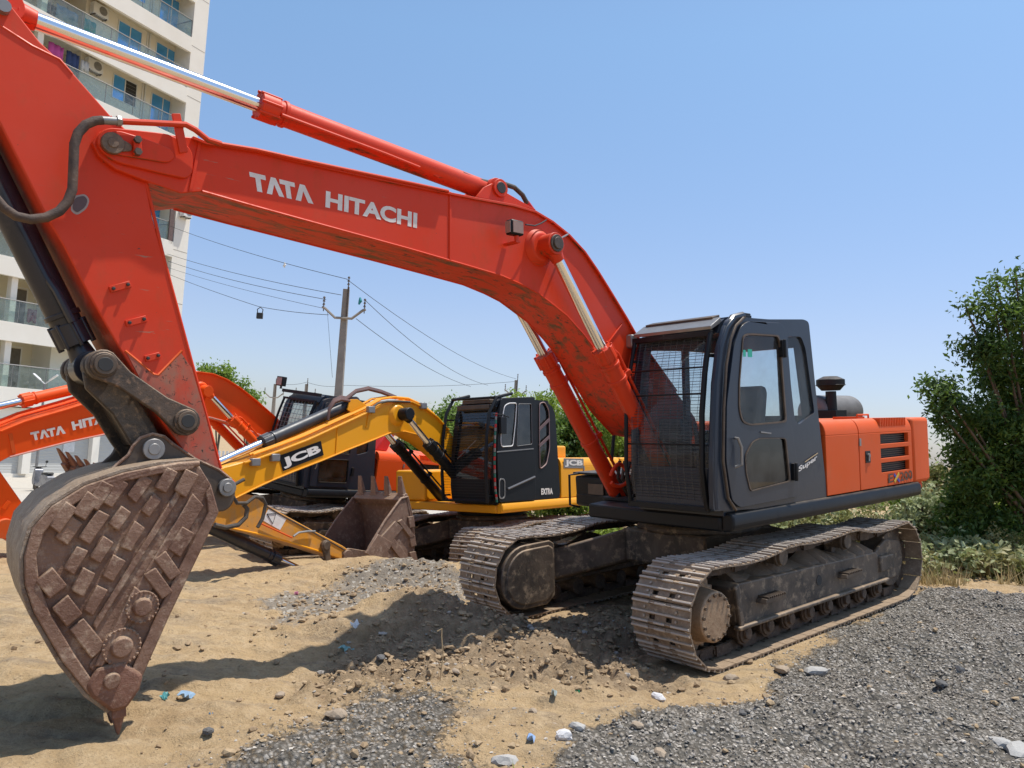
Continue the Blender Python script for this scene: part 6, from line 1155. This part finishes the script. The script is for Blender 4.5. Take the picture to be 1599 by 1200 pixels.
for (u, v, Yd, lb) in ((1530, 870, 11.6, 'pale dry bush with fine stems before the big tree'), (1565, 830, 12.0, 'second dry bush under the big tree')):
    T = at(u, v, Yd); z0 = gnd_at(T[0], T[1]); plant('dry_bush', lb, 'bush', (T[0], T[1], z0), [(RNG.uniform(-.3, .3), RNG.uniform(-.2, .2), (T[2]-z0)*RNG.uniform(.3, 1), .16, .16, .12) for k in range(8)], 1500, .022, M['leaf_dry'], 'dry bushes', None, .3)

# ------------------------------------------------------------------ stones and litter
def rock(u, v, size, label, mat, name='stone', cat='stone', flat=.55, grp=None):
    p = atz(u, v, 0.0)
    for _ in range(3): p = atz(u, v, float(ground_z(np.array([p[0]]), np.array([p[1]]))[0]))
    import bmesh
    bm = bmesh.new(); bmesh.ops.create_icosphere(bm, subdivisions=2, radius=1)
    for q in bm.verts:
        k = 1+.45*float(vnoise(np.array(q.co.x*1.7+u), np.array(q.co.y*1.7+v*.3), 3))+.35*float(vnoise(np.array(q.co.z*2.1+u*.2), np.array(q.co.x*2.1), 5)); q.co *= k; q.co.x *= 1.25*size; q.co.y *= .9*size; q.co.z *= flat*size
    me = bpy.data.meshes.new(name); bm.to_mesh(me); bm.free(); me.materials.append(mat); o = bpy.data.objects.new(name, me); C.objects.link(o); o.location = (p[0], p[1], p[2]+size*flat*.35); o.rotation_euler = (0, 0, u*.7); tag(o, label, cat, grp); return o
st1 = simple('tan_stone', (.36, .28, .20), .9, 0, .3, 12, .5); st2 = simple('pale_grey_stone', (.42, .40, .37), .9, 0, .3, 10, .5); st3 = simple('dark_grey_stone', (.12, .115, .11), .9, 0, .3, 10, .5); fluff = simple('white_cotton_fluff', (.72, .70, .69), .95, 0, .15, 30, .8)
for a in [(525, 1119, .055, 'flat tan stone on the gravel left of centre, largest there', st1), (437, 1087, .03, 'brown stone on sand above the left gravel tongue', st1), (325, 1143, .03, 'dark stone on the sand right of the bucket tip', st3), (1275, 1052, .075, 'large pale grey stone on the gravel beside the near track', st2), (1222, 1048, .06, 'tan boulder at the edge of the sand below the near track', st1), (1410, 1088, .035, 'tan stone in the middle of the gravel field', st1), (1565, 1165, .06, 'pale block at the lower right corner', st2), (1590, 1178, .08, 'grey lump in the lower right corner beside the pale block', st2), (1470, 1070, .045, 'dark lump in the gravel at the right', st3), (1160, 1115, .035, 'dark chip standing in the gravel below the near track', st3), (1030, 1179, .04, 'tan stone in the gravel at the bottom centre-right', st1), (902, 1137, .04, 'pale square stone by the litter at the bottom centre', st2), (865, 1137, .035, 'small tan stone left of the pale square one', st1), (790, 1192, .06, 'pale slab at the very bottom of the photo', st2), (833, 1112, .03, 'small brown stone above the blue wrapper', st1), (995, 1135, .035, 'tan stone below the left white fluff', st1), (595, 1028, .04, 'dark stone in the boom shadow', st3), (712, 1050, .03, 'tan clod at the foot of the mound', st1), (1140, 1060, .05, 'sandy rock right under the front of the near track', st1), (990, 1187, .03, 'grey stone at the bottom edge near centre', st2)]: rock(*a[:3], a[3], a[4])
rock(1027, 1092, .045, 'white fluff clump on the sand below the near track', fluff, 'cotton_fluff', 'litter', .7, 'fluffy litter'); rock(880, 1152, .045, 'white fluff clump at the bottom centre beside the stones', fluff, 'cotton_fluff', 'litter', .7, 'fluffy litter')
def scrap(u, v, w, label, col, rot=.3):
    p = atz(u, v, 0.0)
    for _ in range(3): p = atz(u, v, float(ground_z(np.array([p[0]]), np.array([p[1]]))[0]))
    s = MB(); n = 4; V = [(w*(i/n-.5), w*.7*(j/n-.5), .012+.018*math.sin(i*1.8+j*1.3+u)) for j in range(n+1) for i in range(n+1)]; f = [(j*(n+1)+i, j*(n+1)+i+1, (j+1)*(n+1)+i+1, (j+1)*(n+1)+i) for j in range(n) for i in range(n)]
    s.add(V, f); o = s.build('wrapper', simple('wrapper_plastic', col, .35, 0, .3, 30, 0), None, 0, 0); md = o.modifiers.new('thickness', 'SOLIDIFY'); md.thickness = .002; o.location = (p[0], p[1], p[2]+.012); o.rotation_euler = (.3, .2, rot); tag(o, label, 'wrapper', 'plastic litter')
for a in ((828, 1159, .06, 'pale blue wrapper among stones at the bottom centre', (.35, .5, .75)), (289, 1091, .09, 'blue and white wrapper on the sand right of the bucket', (.35, .5, .65)), (258, 1093, .05, 'small teal wrapper nearer the bucket', (.1, .35, .35)), (327, 1125, .03, 'tiny blue scrap right of the bucket tip', (.05, .3, .6)), (555, 979, .09, 'white paper scrap on the sand left of the mound', (.75, .75, .72)), (540, 1018, .12, 'crumpled teal and white wrapper left of the mound shadow', (.25, .45, .42)), (536, 992, .05, 'second white scrap below the paper', (.7, .7, .68)), (605, 926, .08, 'white scrap on the grey rubble heap', (.75, .73, .7)), (902, 1088, .03, 'tiny green scrap under the mound', (.02, .35, .15)), (864, 1088, .05, 'clear plastic scrap beside the green one', (.4, .45, .42)), (463, 930, .04, 'tiny pink scrap on the far sand', (.7, .25, .35))): scrap(*a, rot=a[0]*.7)
def groundpt(u, v):
    p = atz(u, v, 0.0)
    for _ in range(4): p = atz(u, v, float(ground_z(np.array([p[0]]), np.array([p[1]]))[0]))
    return p
p = groundpt(687, 1065); s = MB(); q = p+np.array([0, 0, 0]); tp1 = at(690, 982, p[1]-.02); s.tube([q, q+(tp1-q)*.5+[.015, 0, 0], q+(tp1-q)*.85, tp1, tp1+[-.03, 0, -.02]], .004, 5); o = s.build('dry_stalk', simple('straw_stalk', (.55, .40, .22), .8), None); tag(o, 'single dry straw stalk standing in front of the mound', 'stalk')
